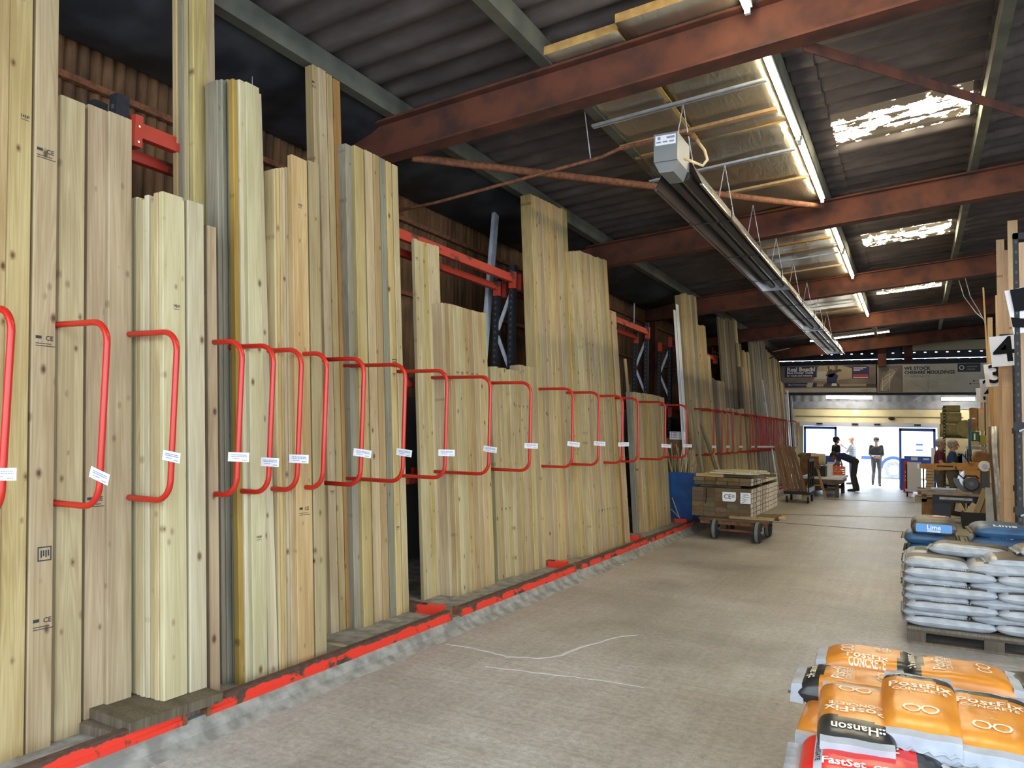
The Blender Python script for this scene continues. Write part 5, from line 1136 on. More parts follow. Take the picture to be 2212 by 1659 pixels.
for k in range(3): tag(MB().box(-.12, .24, -.01, .01, 0, .8-.05*k).obj('white_sheet', 'paper', None, (on(1970, 1045, Y=25.8).x, 25.6+.10*k, .222), (.05, 0, 0)), '%s white sheet from the front on the sheet trolley' % nth(k+1), 'sheet', 'white sheets on the trolley')
tag(MB().box(-.13, .13, -.12, .12, 0, .32).obj('cardboard_box', 'cardboard', None, (on(1993, 1045, Y=25).x, 25, 0)), 'brown carton on the floor beside the white sheet trolley', 'box')
# ================================================================== RIGHT HAND RACK OF MOULDINGS WITH NUMBERED SIGNS
def upright(name, px0, px1, ytop, Y, mat, label, cat='board', group=None, zb=0.0, th=.03, lean=0.0):
    """a length standing nearly upright, its wide face towards the entrance"""
    a, c_ = on(px0, ytop, Y=Y), on(px1, ytop, Y=Y)
    w_ = c_.x-a.x; o = MB().box(-w_/2, w_/2, -th, 0, 0, a.z-zb, bev=min(.003, th*.2)).obj(name, mat, None, ((a.x+c_.x)/2, Y+th, zb), (0, lean, 0))
    return tag(o, label, cat, group)
def post(k, Y, px, ytop, num):
    p = on(px, ytop, Y=Y); x = p.x
    o = empty('rack_post', (x, Y, 0), 'black steel rack post behind the number %s sign' % num, 'rack post', 'posts of the right hand rack')
    mb = MB().box(-.022, .022, -.03, .03, 0, p.z); n = int(p.z/.1)
    for q in range(n): mb.box(-.008, .008, -.0315, -.03, .05+q*.1, .08+q*.1, 1)
    mb.obj('upright', ['black_steel', 'hole_edge'], o)
    MB().box(-.022, .6, -.03, .03, p.z-.06, p.z).obj('top_arm', 'black_steel', o)
    for z in (.75, 1.05, 1.86):
        mb = MB().tube([(.0, -.045, z-.05), (.16, -.055, z+.03)], .014, 8, 1); mb.box(-.045, .045, -.045, -.03, z-.04, z+.04); mb.obj('clamp', ['black_steel', 'galv'], o)
    MB().box(-.05, .05, -.05, .05, 0, .02).obj('foot', 'black_steel', o)
    return x
plain('sign_black', (.012, .012, .014), .8, spec=.1)
m, t, b = nodes('sign_paper'); b.inputs['Base Color'].default_value = (.74, .72, .76, 1); b.inputs['Roughness'].default_value = .35; b.inputs['Coat Weight'].default_value = .3
SG = [(5, 8.845, (2170, 628), (2190, 722), .43), (4, 12.945, (2136, 728), (2143, 793), .33), (3, 16.665, (2124, 788), (2130, 836), .33), (2, 20.365, (2115, 820), (2120, 857), .33), (1, 23.695, (2107, 839), (2112, 870), .33)]
for n_, Y, a, c_, w_ in SG:
    A, Cc = on(*a, Y=Y), on(*c_, Y=Y); h = A.z-Cc.z; tilt = math.atan2(Cc.x-A.x, h)
    o = empty('number_sign', (A.x, Y, A.z), 'white sign with a bold black number %d on the right hand rack' % n_, 'sign', 'number signs of the right hand rack')
    o.rotation_euler = (0, -tilt, 0)
    mb = MB(); ww = w_; hh = h/math.cos(tilt)
    vs = []; nx = 8
    for i in range(nx+1):
        u = i/nx; yy = -.012*math.sin(u*PI*1.3+n_)
        vs += [(ww*u, yy, -hh), (ww*u, yy, 0), (ww*u, yy+.002, -hh), (ww*u, yy+.002, 0)]
    fs = []
    for i in range(nx): q = 4*i; fs += [(q, q+4, q+5, q+1), (q+2, q+3, q+7, q+6), (q+1, q+5, q+7, q+3), (q, q+2, q+6, q+4)]
    fs += [(0, 1, 3, 2), (4*nx, 4*nx+2, 4*nx+3, 4*nx+1)]
    mb.add(vs, fs)
    mb.text(str(n_), hh*1.16, Matrix(((1, 0, 0, ww*(.43 if n_ == 5 else .52)), (0, 0, -1, -.016), (0, 1, 0, -hh*.5), (0, 0, 0, 1))), 1, 'CENTER', bold=.02 if n_ == 5 else .006, stretch=1.5 if n_ == 5 else 1.12)
    mb.obj('sheet', ['sign_paper', 'sign_black'], o)
    MB().rod((ww*.4, .0, .012), (ww+.08, .02, .0), .03, .02).obj('sign_clip', 'black_steel', o)
post(1, 8.88, 2193, 505, 'five'); post(2, 12.98, 2190, 733, 'four'); post(3, 16.7, 2173, 800, 'three'); post(4, 20.4, 2150, 838, 'two'); post(5, 23.73, 2130, 855, 'one')
G5 = 'tall boards in the nearest bay of the right rack'; G4 = 'boards behind sign four'
upright('tall_board', 2152, 2169, 518, 13.75, 'redwood', 'tall pine board left of the tallest, behind sign four', 'board', G4)
upright('tall_board', 2166, 2178, 541, 13.55, 'redwood', 'slightly lower reddish board behind sign four', 'board', G4)
upright('tall_board', 2176, 2198, 477, 13.4, 'redwood', 'tallest pale board of the right rack, behind sign four', 'board', G4)
upright('tall_board', 2201, 2226, 524, 9.5, 'redwood', 'broad reddish board right of the black post at the picture edge', 'board', G5)
upright('tall_board', 2228, 2252, 500, 9.5, 'redwood', 'broad board beyond the right picture edge in the nearest bay', 'board', G5)
upright('tall_board', 2133, 2144, 686, 17.5, 'redwood', 'short pale board top left of sign four', 'board', G4)
upright('tall_board', 2150, 2157, 638, 17.6, 'redwood', 'slim pale lath pair behind sign four', 'board', G4)
upright('tall_board', 2163, 2192, 760, 13.2, 'redwood', 'very broad knotty pine board below sign four', 'board', G4)
upright('tall_board', 2145, 2162, 790, 17.3, 'redwood', 'broad pale board behind sign three, left of the knotty one', 'board', G4)
plank('thin_lath', (on(2133, 760, Y=17.2).x+.12, 17.2, .0), on(2124, 621, Y=17.3), .03, .02, 'batten_wood', 'single thin lath sticking up above the farther right rack', 'lath', None, (0, -1, 0))
for k, (x0, x1, yt, Y, mt) in enumerate(((2129, 2134, 845, 21.2, 'redwood'), (2137, 2143, 842, 21.3, 'wood_dark'), (2118, 2124, 866, 24.3, 'redwood'), (2126, 2132, 860, 24.4, 'pine_brown'), (2134, 2138, 850, 21.4, 'paper'))):
    upright('tall_board', x0, x1, yt, Y, mt, ['slim pine length under sign two', 'slim dark length under sign three', 'slim pine length under sign one', 'slim brown length between signs one and two', 'slim white length below sign three'][k], 'board', 'slim lengths in the far right rack')
struct(MB().box(2.45, 2.6, 8.5, 24.5, 0, 3.3).obj('wall_rack_back', 'cardboard'))
# white wrapped mouldings hanging forward between the posts
plain('film_wrap', (.75, .74, .74), .2, c2=(.45, .42, .4), scale=7)
for k in range(6):
    x0 = 2141+6.2*k; Y = 15.3-.35*k
    pts = [on(x0-1.5, 922-k*.5, Y=Y), on(x0+1.5, 960, Y=Y-.05), on(x0+4, 1000, Y=Y-.05), on(x0+5.5, 1022-2*k, Y=Y)]
    z_ = [max(p.z, .02) for p in pts]
    tag(MB().tube([(p.x, p.y, z) for p, z in zip(pts, z_)]+[(pts[-1].x+.05, Y, .02)], [.03, .045, .045, .04, .035], 7).obj('wrapped_moulding', 'film_wrap' if k % 3 else 'wood_dark', smooth=True), '%s film wrapped moulding from the left in the drooping bunch' % nth(k+1), 'moulding', 'film wrapped mouldings on the right rack')
# goods on the shelves by the far wall
YS = 26.4
a, c_ = on(2038, 944, Y=YS), on(2100, 1042, Y=YS)
o = empty('storage_shelf', (a.x, YS, 0), 'black steel shelf holding cream rolls right of the door', 'shelf')
SW = c_.x-a.x+.6
for z in (.35, 1.0, a.z): MB().box(0, SW, 0, .9, z-.03, z).obj('shelf_board', 'black_steel', o)
for x in (0, SW-.04): 
    for y in (0, .86): 
        mb = MB().box(x, x+.05, y, y+.04, 0, 2.7); 
        for q in range(26): mb.box(x+.015, x+.035, y-.002, y, .1+q*.1, .14+q*.1, 1)
        mb.obj('post', ['black_steel', 'paper'], o)
zs = a.z+.001
def roll(px, py, r, l, mat, label, Y=YS+.4, name='insulation_roll', axis='X', z=None):
    p = on(px, py, Y=Y)
    return tag(MB().lathe([(.04, -l/2), (r*.97, -l/2), (r, -l/2+.02), (r, l/2-.02), (r*.97, l/2), (.04, l/2)], axis, 22).obj(name, mat, None, (p.x, Y, z if z is not None else p.z)), label, 'roll')
plain('roll_cream', srgb(186, 172, 118), .8, c2=srgb(168, 154, 104), scale=5)
roll(2055, 930, .20, .62, 'roll_cream', 'lower cream roll lying at the left of the shelf', z=zs+.201); roll(2054, 915, .17, .55, 'roll_cream', 'middle cream roll of the stack at the left of the shelf', z=zs+.573); roll(2056, 908, .11, .45, 'roll_cream', 'small top cream roll of the stack', z=zs+.855)
roll(2085, 930, .26, .5, 'roll_cream', 'cream roll with its spiral end facing the aisle', axis='Y', z=zs+.261)
for k, (px, py, mt) in enumerate(((2066, 965, 'paper'), (2080, 968, 'galv'), (2064, 985, 'cardboard'), (2084, 986, 'paper'))):
    p = on(px, py, Y=YS+.2); zz = 1.001 if k < 2 else .351
    tag(MB().box(-.14, .14, 0, .4, 0, .34-.04*(k % 2)).obj('shelf_box', mt, None, (p.x, YS+.1, zz)), ['white box on the middle shelf under the rolls', 'grey box on the middle shelf under the rolls', 'brown carton on the bottom shelf behind the two people', 'white carton on the bottom shelf behind the two people'][k], 'box', 'boxes on the storage shelf')
plain('post_blue', srgb(44, 74, 104), .5)
p = on(2094, 905, Y=22.5); q = on(2098, 985, Y=22.5)
tag(MB().box(p.x-.03, p.x+.03, 22.5, 22.56, 0, p.z).obj('blue_post', 'post_blue'), 'slim blue steel post in front of the stacked cartons', 'post')
def carton(px0, py0, px1, py1, Y, d, mat, label, extra=None, zb=None):
    a, c_ = on(px0, py0, Y=Y), on(px1, py1, Y=Y); z0 = c_.z if zb is None else zb
    mb = MB().box(a.x, c_.x, Y, Y+d, z0, a.z)
    if extra: 
        for (u0, u1, v0, v1, mi) in extra: mb.box(a.x+(c_.x-a.x)*u0, a.x+(c_.x-a.x)*u1, Y-.003, Y, c_.z+(a.z-c_.z)*v0, c_.z+(a.z-c_.z)*v1, mi)
    return tag(mb.obj('carton', [mat, 'banner_peach', 'paper', 'sack_green_dark']), label, 'carton', 'cartons stacked behind the saw')
plain('sack_green_dark', srgb(40, 88, 66), .6); plain('sack_lime', srgb(150, 146, 70), .7); plain('card_light', srgb(190, 168, 134), .8)
YC = 23.0
sa = on(2090, 962, Y=YC)
carton(2096, 881, 2112, 930, YC, .5, 'cardboard', 'tall brown carton at the top left of the carton stack', [(.2, .7, .5, .56, 2)], zb=None)
carton(2113, 882, 2127, 931, YC, .5, 'card_light', 'tall pale carton with a red patch beside the tall brown one', [(.1, .9, .78, .95, 1)])
carton(2098, 932, 2116, 954, YC-.1, .6, 'sack_green_dark', 'dark green carton with a pale figure under the tall cartons', [(.3, .5, .15, .8, 2)])
carton(2117, 940, 2132, 961, YC-.1, .6, 'sack_lime', 'olive yellow carton right of the dark green one')
carton(2098, 954.5, 2117, 963, YC-.1, .6, 'card_light', 'low pale carton under the dark green one')
z_ = on(2100, 964, Y=YC).z
o = empty('goods_bench', (sa.x, YC-.2, 0), 'dark goods bench carrying the cartons behind the saw', 'bench')
MB().box(0, 1.0, 0, .9, z_-.08, z_-.002).obj('top', 'gable_grey', o)
for x in (.05, .95):
    for y in (.05, .85): MB().box(x-.03, x+.03, y-.03, y+.03, 0, z_-.08).obj('leg', 'black_steel', o)
for (px0, py0, px1, py1, Y, mt, lab) in ((2000, 1005, 2018, 1052, 24.2, 'card_light', 'stack of flat pale boards behind the two people'), (2012, 968, 2020, 990, 24.4, 'paper', 'upright white printed pack left of the person in maroon')):
    a, c_ = on(px0, py0, Y=Y), on(px1, py1, Y=Y); mb = MB(); n = 12 if 'flat' in lab else 1
    zb = 0 if 'flat' in lab else on(2000, 1005, Y=24.2).z+.002; zt_ = a.z
    for k in range(n): s_ = random.uniform(-.015, .015) if n > 1 else 0; mb.box(a.x+s_, c_.x+s_, Y, Y+.5, zb+(zt_-zb)*k/n, zb+(zt_-zb)*(k+.86)/n if n > 1 else zt_)
    tag(mb.obj('goods_stack', mt), lab, 'stack')
# ------------------------------------------------------------------ radial arm saw on its bench
plain('saw_yellow', srgb(186, 132, 50), .55, c2=srgb(165, 112, 40), scale=6); plain('saw_grey', srgb(74, 78, 86), .5); plain('bench_steel', srgb(52, 58, 68), .55); plain('table_top', srgb(150, 138, 126), .5, c2=srgb(120, 106, 94), scale=5, stretch=(1, 8, 1)); plain('guard_grey', srgb(100, 104, 112), .4)
YG = 18.5
P = lambda x, y, dy=0: on(x, y, Y=YG+dy)
o = empty('radial_arm_saw', (P(2050, 1080).x, YG, 0), 'yellow radial arm saw on its dark steel bench', 'saw'); ox = P(2050, 1080).x
def part(mb, name, mat, smooth=False, par=None): 
    mb.v = [(v[0]-ox, v[1]-YG, v[2]) for v in mb.v]; return mb.obj(name, mat, par or o, smooth=smooth)
a, c_ = P(1986, 1002), P(2116, 1013); mid = P(2050, 1001)
part(MB().ext([(a.x, a.z-.0), (c_.x, c_.z+.13), (c_.x, c_.z+.02), (c_.x-.25, c_.z-.02), (a.x+.35, a.z-.12), (a.x, a.z-.09)], YG-.06, YG+.06, 'Y'), 'arm', 'saw_yellow')
part(MB().box(a.x+.32, a.x+.62, YG-.064, YG-.06, a.z-.045, a.z-.015), 'plate', 'black_steel'); part(MB().box(a.x-.04, a.x, YG-.05, YG+.05, a.z-.1, a.z), 'arm_cap', 'galv')
w = P(2126, 1007); part(MB().lathe([(.05, -.05), (.105, -.05), (.11, -.02), (.11, .03), (.03, .04)], 'Y', 20, 0, Matrix.Translation((w.x, YG-.06, w.z))).lathe([(.01, -.06), (.045, -.06), (.045, -.05), (.01, -.05)], 'Y', 14, 1, Matrix.Translation((w.x, YG-.065, w.z))), 'hand_wheel', ['paper', 'galv'])
cl0, cl1 = P(2119, 1010), P(2134, 1050); part(MB().box(cl0.x, cl1.x, YG-.09, YG+.09, .62, cl0.z+.05), 'column', 'saw_grey')
m0, m1 = P(2083, 1015, -.05), P(2117, 1058, -.05)
part(MB().box(m0.x, m1.x, YG-.15, YG+.08, m1.z+.14, m0.z).box(m0.x+.05, m0.x+.24, YG-.08, YG+.08, m0.z, m0.z+.06), 'yoke', 'saw_yellow')
mc = P(2097, 1044, -.1); part(MB().lathe([(.03, -.20), (.12, -.20), (.14, -.16), (.14, .12), (.1, .16)], 'Y', 20, 0, Matrix.Translation((mc.x, YG-.1, mc.z))).lathe([(.01, -.206), (.045, -.206), (.045, -.2), (.01, -.2)], 'Y', 14, 1, Matrix.Translation((mc.x, YG-.1, mc.z))), 'motor', ['saw_grey', 'guard_grey'])
part(MB().tube([(mc.x-.12, YG-.3, mc.z+.11), (mc.x-.1, YG-.34, mc.z+.16), (mc.x+.08, YG-.34, mc.z+.16), (mc.x+.12, YG-.3, mc.z+.11)], .016, 8), 'handle', 'black_steel')
g = MB(); n = 18; gc = P(2095, 1036, .0); r0, r1 = .17, .27
vs = []
for k in range(n+1):
    q = PI*(.98)+PI*1.0*k/n
    for r, y in ((r0, -.02), (r1, -.02), (r1, .05), (r0, .05)): vs.append((gc.x-.02+r*math.cos(q), YG+.1+y-.12, gc.z+r*math.sin(q)))
g.add(vs, [(4*k+j, 4*k+(j+1) % 4, 4*k+4+(j+1) % 4, 4*k+4+j) for k in range(n) for j in range(4)]+[(0, 1, 2, 3), (4*n+3, 4*n+2, 4*n+1, 4*n)])
part(g, 'blade_guard', 'guard_grey')
part(MB().lathe([(.02, -.002), (.2, -.002), (.2, .002), (.02, .002)], 'Y', 30, 0, Matrix.Translation((gc.x-.02, YG, gc.z))), 'blade', 'steel')
d0 = P(2096, 1000); part(MB().lathe([(.02, 0), (.1, 0), (.1, .03), (.03, .05)], 'Z', 16, 0, Matrix.Translation((d0.x, YG, d0.z-.02))), 'arm_dial', 'saw_yellow')
t0, t1 = P(1979, 1058, -.3), P(2118, 1068, -.3); tz = t0.z-.02
part(MB().box(t0.x+.10, t1.x, YG-.55, YG+.45, tz-.045, tz), 'table', 'table_top'); part(MB().box(t0.x, t0.x+.8, YG-.45, YG-.05, tz, tz+.035), 'work_board', 'table_top')
part(MB().box(t0.x+.28, t1.x-.4, YG+.05, YG+.08, tz, tz+.07), 'fence', 'galv')
part(MB().box(t0.x+.30, t1.x-.1, YG-.45, YG+.35, tz-.19, tz-.046), 'bench_frame', 'bench_steel'); part(MB().box(t0.x+.42, t0.x+1.0, YG-.462, YG-.45, tz-.14, tz-.09), 'scale_strip', 'end_paint')
part(MB().box(t0.x+.30, t0.x+.62, YG-.42, YG+.3, 0, tz-.19).box(t0.x+.33, t0.x+.59, YG-.428, YG-.42, .03, tz-.22), 'cabinet', 'bench_steel')
for x in (t0.x+.85, t1.x-.18):
    for y in (YG-.4, YG+.3): part(MB().box(x-.025, x+.025, y-.025, y+.025, 0, tz-.19), 'leg', 'bench_steel')
cb = [P(2062, 1000), P(2064, 985), P(2075, 978), P(2085, 983)]
for (pts, nm) in (([(2094, 1000), (2086, 990), (2086, 975), (2096, 985), (2098, 998)], 'a'), ([(2064, 1000), (2066, 988), (2078, 980), (2088, 992)], 'b'), ([(2064, 1008), (2068, 1022), (2082, 1034), (2100, 1034)], 'c'), ([(2136, 1012), (2146, 1024), (2152, 1036), (2158, 1044)], 'd')):
    part(MB().tube([P(*q, -.12) for q in pts], .012, 6), 'cable', 'black_steel', True)
tag(MB().box(-.08, .08, -.02, .02, 0, .03).obj('green_tool', 'sack_green_dark', None, (P(2083, 1064, -.4).x, YG-.4, tz+.001)), 'small green tool lying on the saw table', 'tool')
tag(MB().box(-.16, .14, -.03, .03, 0, .03).obj('timber_offcut', 'pine', None, (P(2083, 1069, -.5).x, YG-.5, tz+.001)), 'pale offcut lying at the front edge of the saw table', 'offcut')
for k, (px, py) in enumerate(((1990, 1075), (2005, 1080))):
    a = on(px, py, Y=YG-.2); tag(MB().box(a.x-.12, a.x+.10, YG-.3, YG+.3, a.z-.08 if k == 0 else 0, a.z+.03).obj('offcut_block', 'cardboard' if k else 'pine', None), ['pale block under the left end of the saw table', 'brown block standing on the floor under the saw table'][k], 'block')
# dust sheet over the machine behind, offcut box and sheets by the post
a, c_ = on(2098, 975, Y=19.6), on(2150, 1050, Y=19.6)
mb = MB().ext([(a.x, .5), (a.x+.02, a.z-.12), (a.x+.1, a.z), (c_.x-.15, a.z+.01), (c_.x-.05, a.z-.1), (c_.x+.12, .5)], 19.6, 20.1, 'Y'); 
tag(mb.obj('dust_cover', 'cardboard', bev=.03), 'tan dust cover over the machine behind the saw', 'cover')
struct(MB().box(a.x+.05, c_.x+.05, 19.65, 20.05, 0, .5).obj('trim_13', 'bench_steel'))
a, c_ = on(2080, 1106, Y=17.3), on(2150, 1122, Y=17.3)
o = empty('offcut_crate', ((a.x+c_.x)/2, 17.3, 0), 'black crate full of cardboard and timber scraps in front of the saw', 'crate'); hw = (c_.x-a.x)/2
MB().box(-hw, hw, -.01, .01, 0, a.z).box(-hw, hw, .48, .5, 0, a.z).box(-hw, -hw+.02, .01, .48, 0, a.z).box(hw-.02, hw, .01, .48, 0, a.z).box(-hw, hw, 0, .5, 0, .02).obj('body', 'black_steel', o)
for k, (x0, y0, x1, y1, w_, mt) in enumerate(((2108, 1100, 2128, 1056, .10, 'pine'), (2122, 1104, 2140, 1072, .12, 'cardboard'), (2095, 1104, 2112, 1092, .22, 'card_light'), (2116, 1108, 2124, 1080, .1, 'pine_brown'), (2088, 1106, 2072, 1088, .07, 'pine'), (2128, 1106, 2150, 1076, .14, 'cardboard'), (2100, 1108, 2104, 1096, .2, 'paper'))):
    p, q = on(x0, y0, Y=17.5+.03*k), on(x1, y1, Y=17.6+.03*k)
    plank('scrap_piece', (p.x, p.y, max(.1, p.z-.1)), q, w_, .02, mt, '%s scrap piece sticking out of the black crate' % nth(k+1), 'scrap', 'scraps in the black crate', (0, -1, 0))
p, q = on(2136, 1118, Y=16.9), on(2140, 1054, Y=17.3)
plank('plastic_sheet', (p.x+.15, 16.9, .0), (q.x+.1, 17.35, q.z), .38, .012, 'gable_grey', 'grey sheet leaning right of the scrap crate', 'sheet', None, (0, -1, 0))
plank('leaning_board', (on(2172, 1120, Y=16.3).x, 16.3, 0), on(2168, 1028, Y=16.6), .10, .05, 'post_blue', 'dark blue board leaning at the foot of the right rack', 'board', None, (0, -1, 0))
tag(MB().sphere((0, 0, .16), (.10, .1, .16), 12).obj('red_bag', 'sign_red', None, (on(2166, 1105, Y=16.0).x, 16.0, 0), smooth=True), 'small red bag on the floor by the dark blue board', 'bag')
tag(MB().box(-.08, .08, -.06, .06, 0, .12).tube([(0, 0, .12), (.05, 0, .3), (-.05, .02, .5)], .02, 8).obj('dust_hose', 'galv', None, (on(2152, 1040, Y=17.2).x, 17.5, .9)), 'grey hose fitting beside the saw column', 'hose')
# ================================================================== BAGGED GOODS
def bag(name, l, w_, h, mf, mats, loc, rz=0, rx=0, ry=0, seed=0, fin=.03, label='', cat='bag', group=None, texts=(), flat=.0, sag=.25, nu=34, nv=24):
    """filled sack: long axis local X, bottom at z=0; mf(u,v,top)->material slot; texts: (string,size,u,v,rot,slot,bold)"""
    def hgt(u, v):
        a = max(0, 1-abs(u)**5)**.55; c_ = max(0, 1-abs(v)**6)**.42
        n_ = noise.noise((u*2.2+seed*3.1, v*2.0, seed))*.07+noise.noise((u*7+seed, v*4.5, seed*1.7))*.030+.018*math.sin((u*9+v*14+seed))*max(abs(u), abs(v))**3
        return a*c_*(1+n_)
    def pos(u, v, top):
        q = hgt(u, v); edge = 1-.035*(1-abs(v))*(abs(u) > .9)
        x = u*l/2*(1+.0*v); y = v*w_/2*(1-.10*abs(u)**6); z = h*(.42+.58*q) if top else h*(.42-.42*min(1, q*1.25))
        return (x, y, z)
    def g(k, n): t_ = -1+2*k/n; return math.copysign(1-(1-abs(t_))**1.5, t_)
    mb = MB()
    for top in (True, False):
        vs = [pos(g(i, nu), g(j, nv), top) for i in range(nu+1) for j in range(nv+1)]; o0 = len(mb.v); mb.v += vs
        for i in range(nu):
            for j in range(nv):
                a = o0+i*(nv+1)+j; q = (a, a+nv+1, a+nv+2, a+1); mb.f.append(q if top else q[::-1]); mb.m.append(mf(g(i+.5, nu), g(j+.5, nv), top))
    # crimped seams at the two ends
    if fin:
        for s in (-1, 1):
            vs = []; n = 14
            for j in range(n+1):
                v = -1+2*j/n; y = v*w_/2*.86; wz = .010*math.sin(j*2.3+seed)
                vs += [(s*l/2*.985, y, h*.42), (s*(l/2+fin), y*1.02, h*.42+wz-.01), (s*(l/2+fin), y*1.02, h*.42+wz-.006), (s*l/2*.985, y, h*.42+.006)]
            mb.add(vs, [(4*j+k, 4*j+(k+1) % 4, 4*j+4+(k+1) % 4, 4*j+4+k) for j in range(n) for k in range(4)], mf(s*2, 0, True))
    for (s_, sz, u, v, rot, mi, bold) in texts:
        cr, sr = math.cos(rot), math.sin(rot)
        def fn(p):
            x = u*l/2+p.x*cr-p.y*sr; y = v*w_/2+p.x*sr+p.y*cr
            uu, vv = max(-.985, min(.985, x/(l/2))), max(-.985, min(.985, y/(w_/2)))
            return Vector((x, y, pos(uu, vv, True)[2]+.0035))
        mb.text(s_, sz, None, mi, 'CENTER', bold=bold, fn=fn)
    o = mb.obj(name, mats, None, loc, (rx, ry, rz), smooth=True)
    return tag(o, label, cat, group)
plain('poly_white', (.42, .435, .46), .3, c2=(.32, .335, .355), scale=7, bump=.6, stretch=(1.6, 1, 4), detail=5)
plain('poly_brown', srgb(98, 88, 78), .42, c2=srgb(70, 62, 54), scale=7, bump=.4, detail=6); plain('poly_torn', srgb(120, 104, 82), .45, c2=srgb(66, 54, 42), scale=5, bump=.5, detail=7, stretch=(1, 2.5, 1))
plain('poly_orange', srgb(222, 146, 56), .30, c2=srgb(206, 130, 46), scale=5, bump=.3, detail=5, stretch=(1, 2, 1)); plain('poly_black', srgb(40, 39, 40), .3, c2=srgb(58, 56, 52), scale=6, bump=.35, detail=5)
plain('poly_red', srgb(226, 46, 42), .28, c2=srgb(206, 36, 34), scale=4, bump=.2); plain('bag_paper', (.48, .50, .54), .6, c2=(.37, .39, .43), scale=6, bump=.2); plain('poly_blue', srgb(52, 88, 122), .4, c2=srgb(40, 70, 100), scale=5, bump=.3); plain('label_blue', srgb(88, 144, 200), .4)
plain('print_cream', srgb(240, 228, 204), .6); plain('print_white', (.85, .85, .85), .5); plain('print_tan', srgb(178, 160, 112), .6)
# pallet under the asphalt bags
AX0, AY0 = -.10, 7.42
def pallet(x0, y0, lx, ly, label):
    o = empty('pallet', (x0, y0, 0), label, 'pallet')
    for k in range(7): w_ = ly/7*.78; y = k*(ly-w_)/6; MB().box(0, lx, y, y+w_, .122, .142).obj('top_slat', 'wood_dark', o)
    for y in (0, ly/2-.05, ly-.1):
        for x in (0, lx/2-.07, lx-.14): MB().box(x, x+.14, y, y+.1, .02, .10).obj('block', 'wood_dark', o)
        MB().box(0, lx, y, y+.1, .10, .122).obj('stringer', 'wood_dark', o); MB().box(0, lx, y, y+.1, .0, .02).obj('bottom_slat', 'wood_dark', o)
pallet(AX0+.02, AY0-.02, 1.25, .98, 'grey brown wooden pallet under the stacked white asphalt bags')
def asphalt(u, v, top): return 1 if top and abs(u) < .80 and -.92 < v < .8 else 0
def plainbag(u, v, top): return 1 if top and abs(u) < .7 and abs(v) < .5 else 0
def torn(u, v, top): return 2 if top and (abs(u) < .93 and v > -.55) else 0
ah = .0665; z = .143
kk = 0
side_txt = 'DriveRepair ASPHALT'
for l in range(8):
    if l % 2 == 0: spec = [(.66, AX0+.34), (.66, AX0+1.01)]
    else: spec = [(.47, AX0+.235), (.42, AX0+.69), (.42, AX0+1.11)]
    for j, (ln_, xc) in enumerate(spec):
        for row in range(2):
            if row == 1 and l < 7 and not (l % 2): pass
            y = AY0+.225+row*.47+random.uniform(-.008, .008)+(.045 if l % 2 else 0)
            o = bag('asphalt_bag', ln_*1.02, .47, ah*1.5, torn if (l == 7 and j == 0 and row == 0) else asphalt if l % 2 == 0 else plainbag, ['poly_white', 'poly_brown', 'poly_torn', 'print_white'], (xc+random.uniform(-.012, .012), y, z), random.uniform(-.05, .05), random.uniform(-.03, .03), random.uniform(-.025, .025), seed=kk*1.7+l, fin=.018,
                label='white asphalt bag, %s from the left, %s layer up, %s row' % (nth(j+1), nth(l+1), ('front', 'back')[row]), group='white asphalt bags on the pallet', texts=(((side_txt, .032, .0, -.80, 0, 3, .0005),) if row == 0 and l % 2 == 0 else ()), nu=22, nv=18)
            kk += 1
    z += ah
for k, (x, y, dz, mf, rz, lab) in enumerate(((AX0+.92, AY0+.30, .0, asphalt, .05, 'white asphalt bag lying across the top of the pile at right'), (AX0+.52, AY0+.62, .02, torn, -.12, 'torn brown topped asphalt bag at the back of the pile top'), (AX0+1.15, AY0+.42, .085, torn, .08, 'uppermost white asphalt bag at the right picture edge'))):
    bag('asphalt_bag', .62, .42, .10, mf, ['poly_white', 'poly_brown', 'poly_torn', 'print_white'], (x, y, z+dz), rz, random.uniform(-.03, .05), random.uniform(-.03, .03), seed=40+k, fin=.03, label=lab, group='white asphalt bags on the pallet')
# lime bags behind
pallet(-.10, 8.50, 1.25, .85, 'wooden pallet under the blue lime bags')
def lime(u, v, top): return 1 if u > .45 or u < -.9 else 0
zl = .143
for l in range(7):
    for j in range(2):
        x = .12+.50*j+(.0 if l % 2 else .02); top_l = l == 6
        if j == 0 and top_l: continue
        bag('lime_bag', .54 if j else .46, .60, .128, lime, ['poly_blue', 'poly_brown', 'print_white', 'print_tan'], (x+(.10 if j else 0), 8.86+random.uniform(-.02, .02), zl), random.uniform(-.04, .04), 0, 0, seed=60+l*2+j, fin=.03, label='blue lime bag, %s column, %s layer up' % (('left', 'right')[j], nth(l+1)), group='blue lime bags', texts=((('Lime', .10, -.05, -.75, 0, 2, .002), ('- --', .035, -.2, -.1, 0, 3, 0), ('HYDRATED', .03, .1, .1, 0, 3, 0)) if l >= 5 else ()), nu=22, nv=18)
    zl += .108
zl2 = .143+.108*6
o = bag('lime_bag', .40, .58, .155, lambda u, v, top: 1, ['poly_brown', 'poly_brown', 'print_white'], (.145, 8.84, zl2), 0, 0, 0, seed=90, fin=0, label='brown ended lime bag with a blue name panel, topmost at left', group='blue lime bags')
mb = MB().ext([(-.145, .025), (.145, .025), (.155, .035), (.155, .095), (.145, .105), (-.145, .105), (-.155, .095), (-.155, .035)], -.302, -.298, 'Y'); T_ = Matrix(((1, 0, 0, 0), (0, 0, -1, -.3035), (0, 1, 0, .073), (0, 0, 0, 1)))
mb.text('Lime', .062, T_, 1, bold=.001); mb.text('HYDRATED', .022, T_ @ Matrix.Translation((0, -.036, 0)), 1, bold=.001)
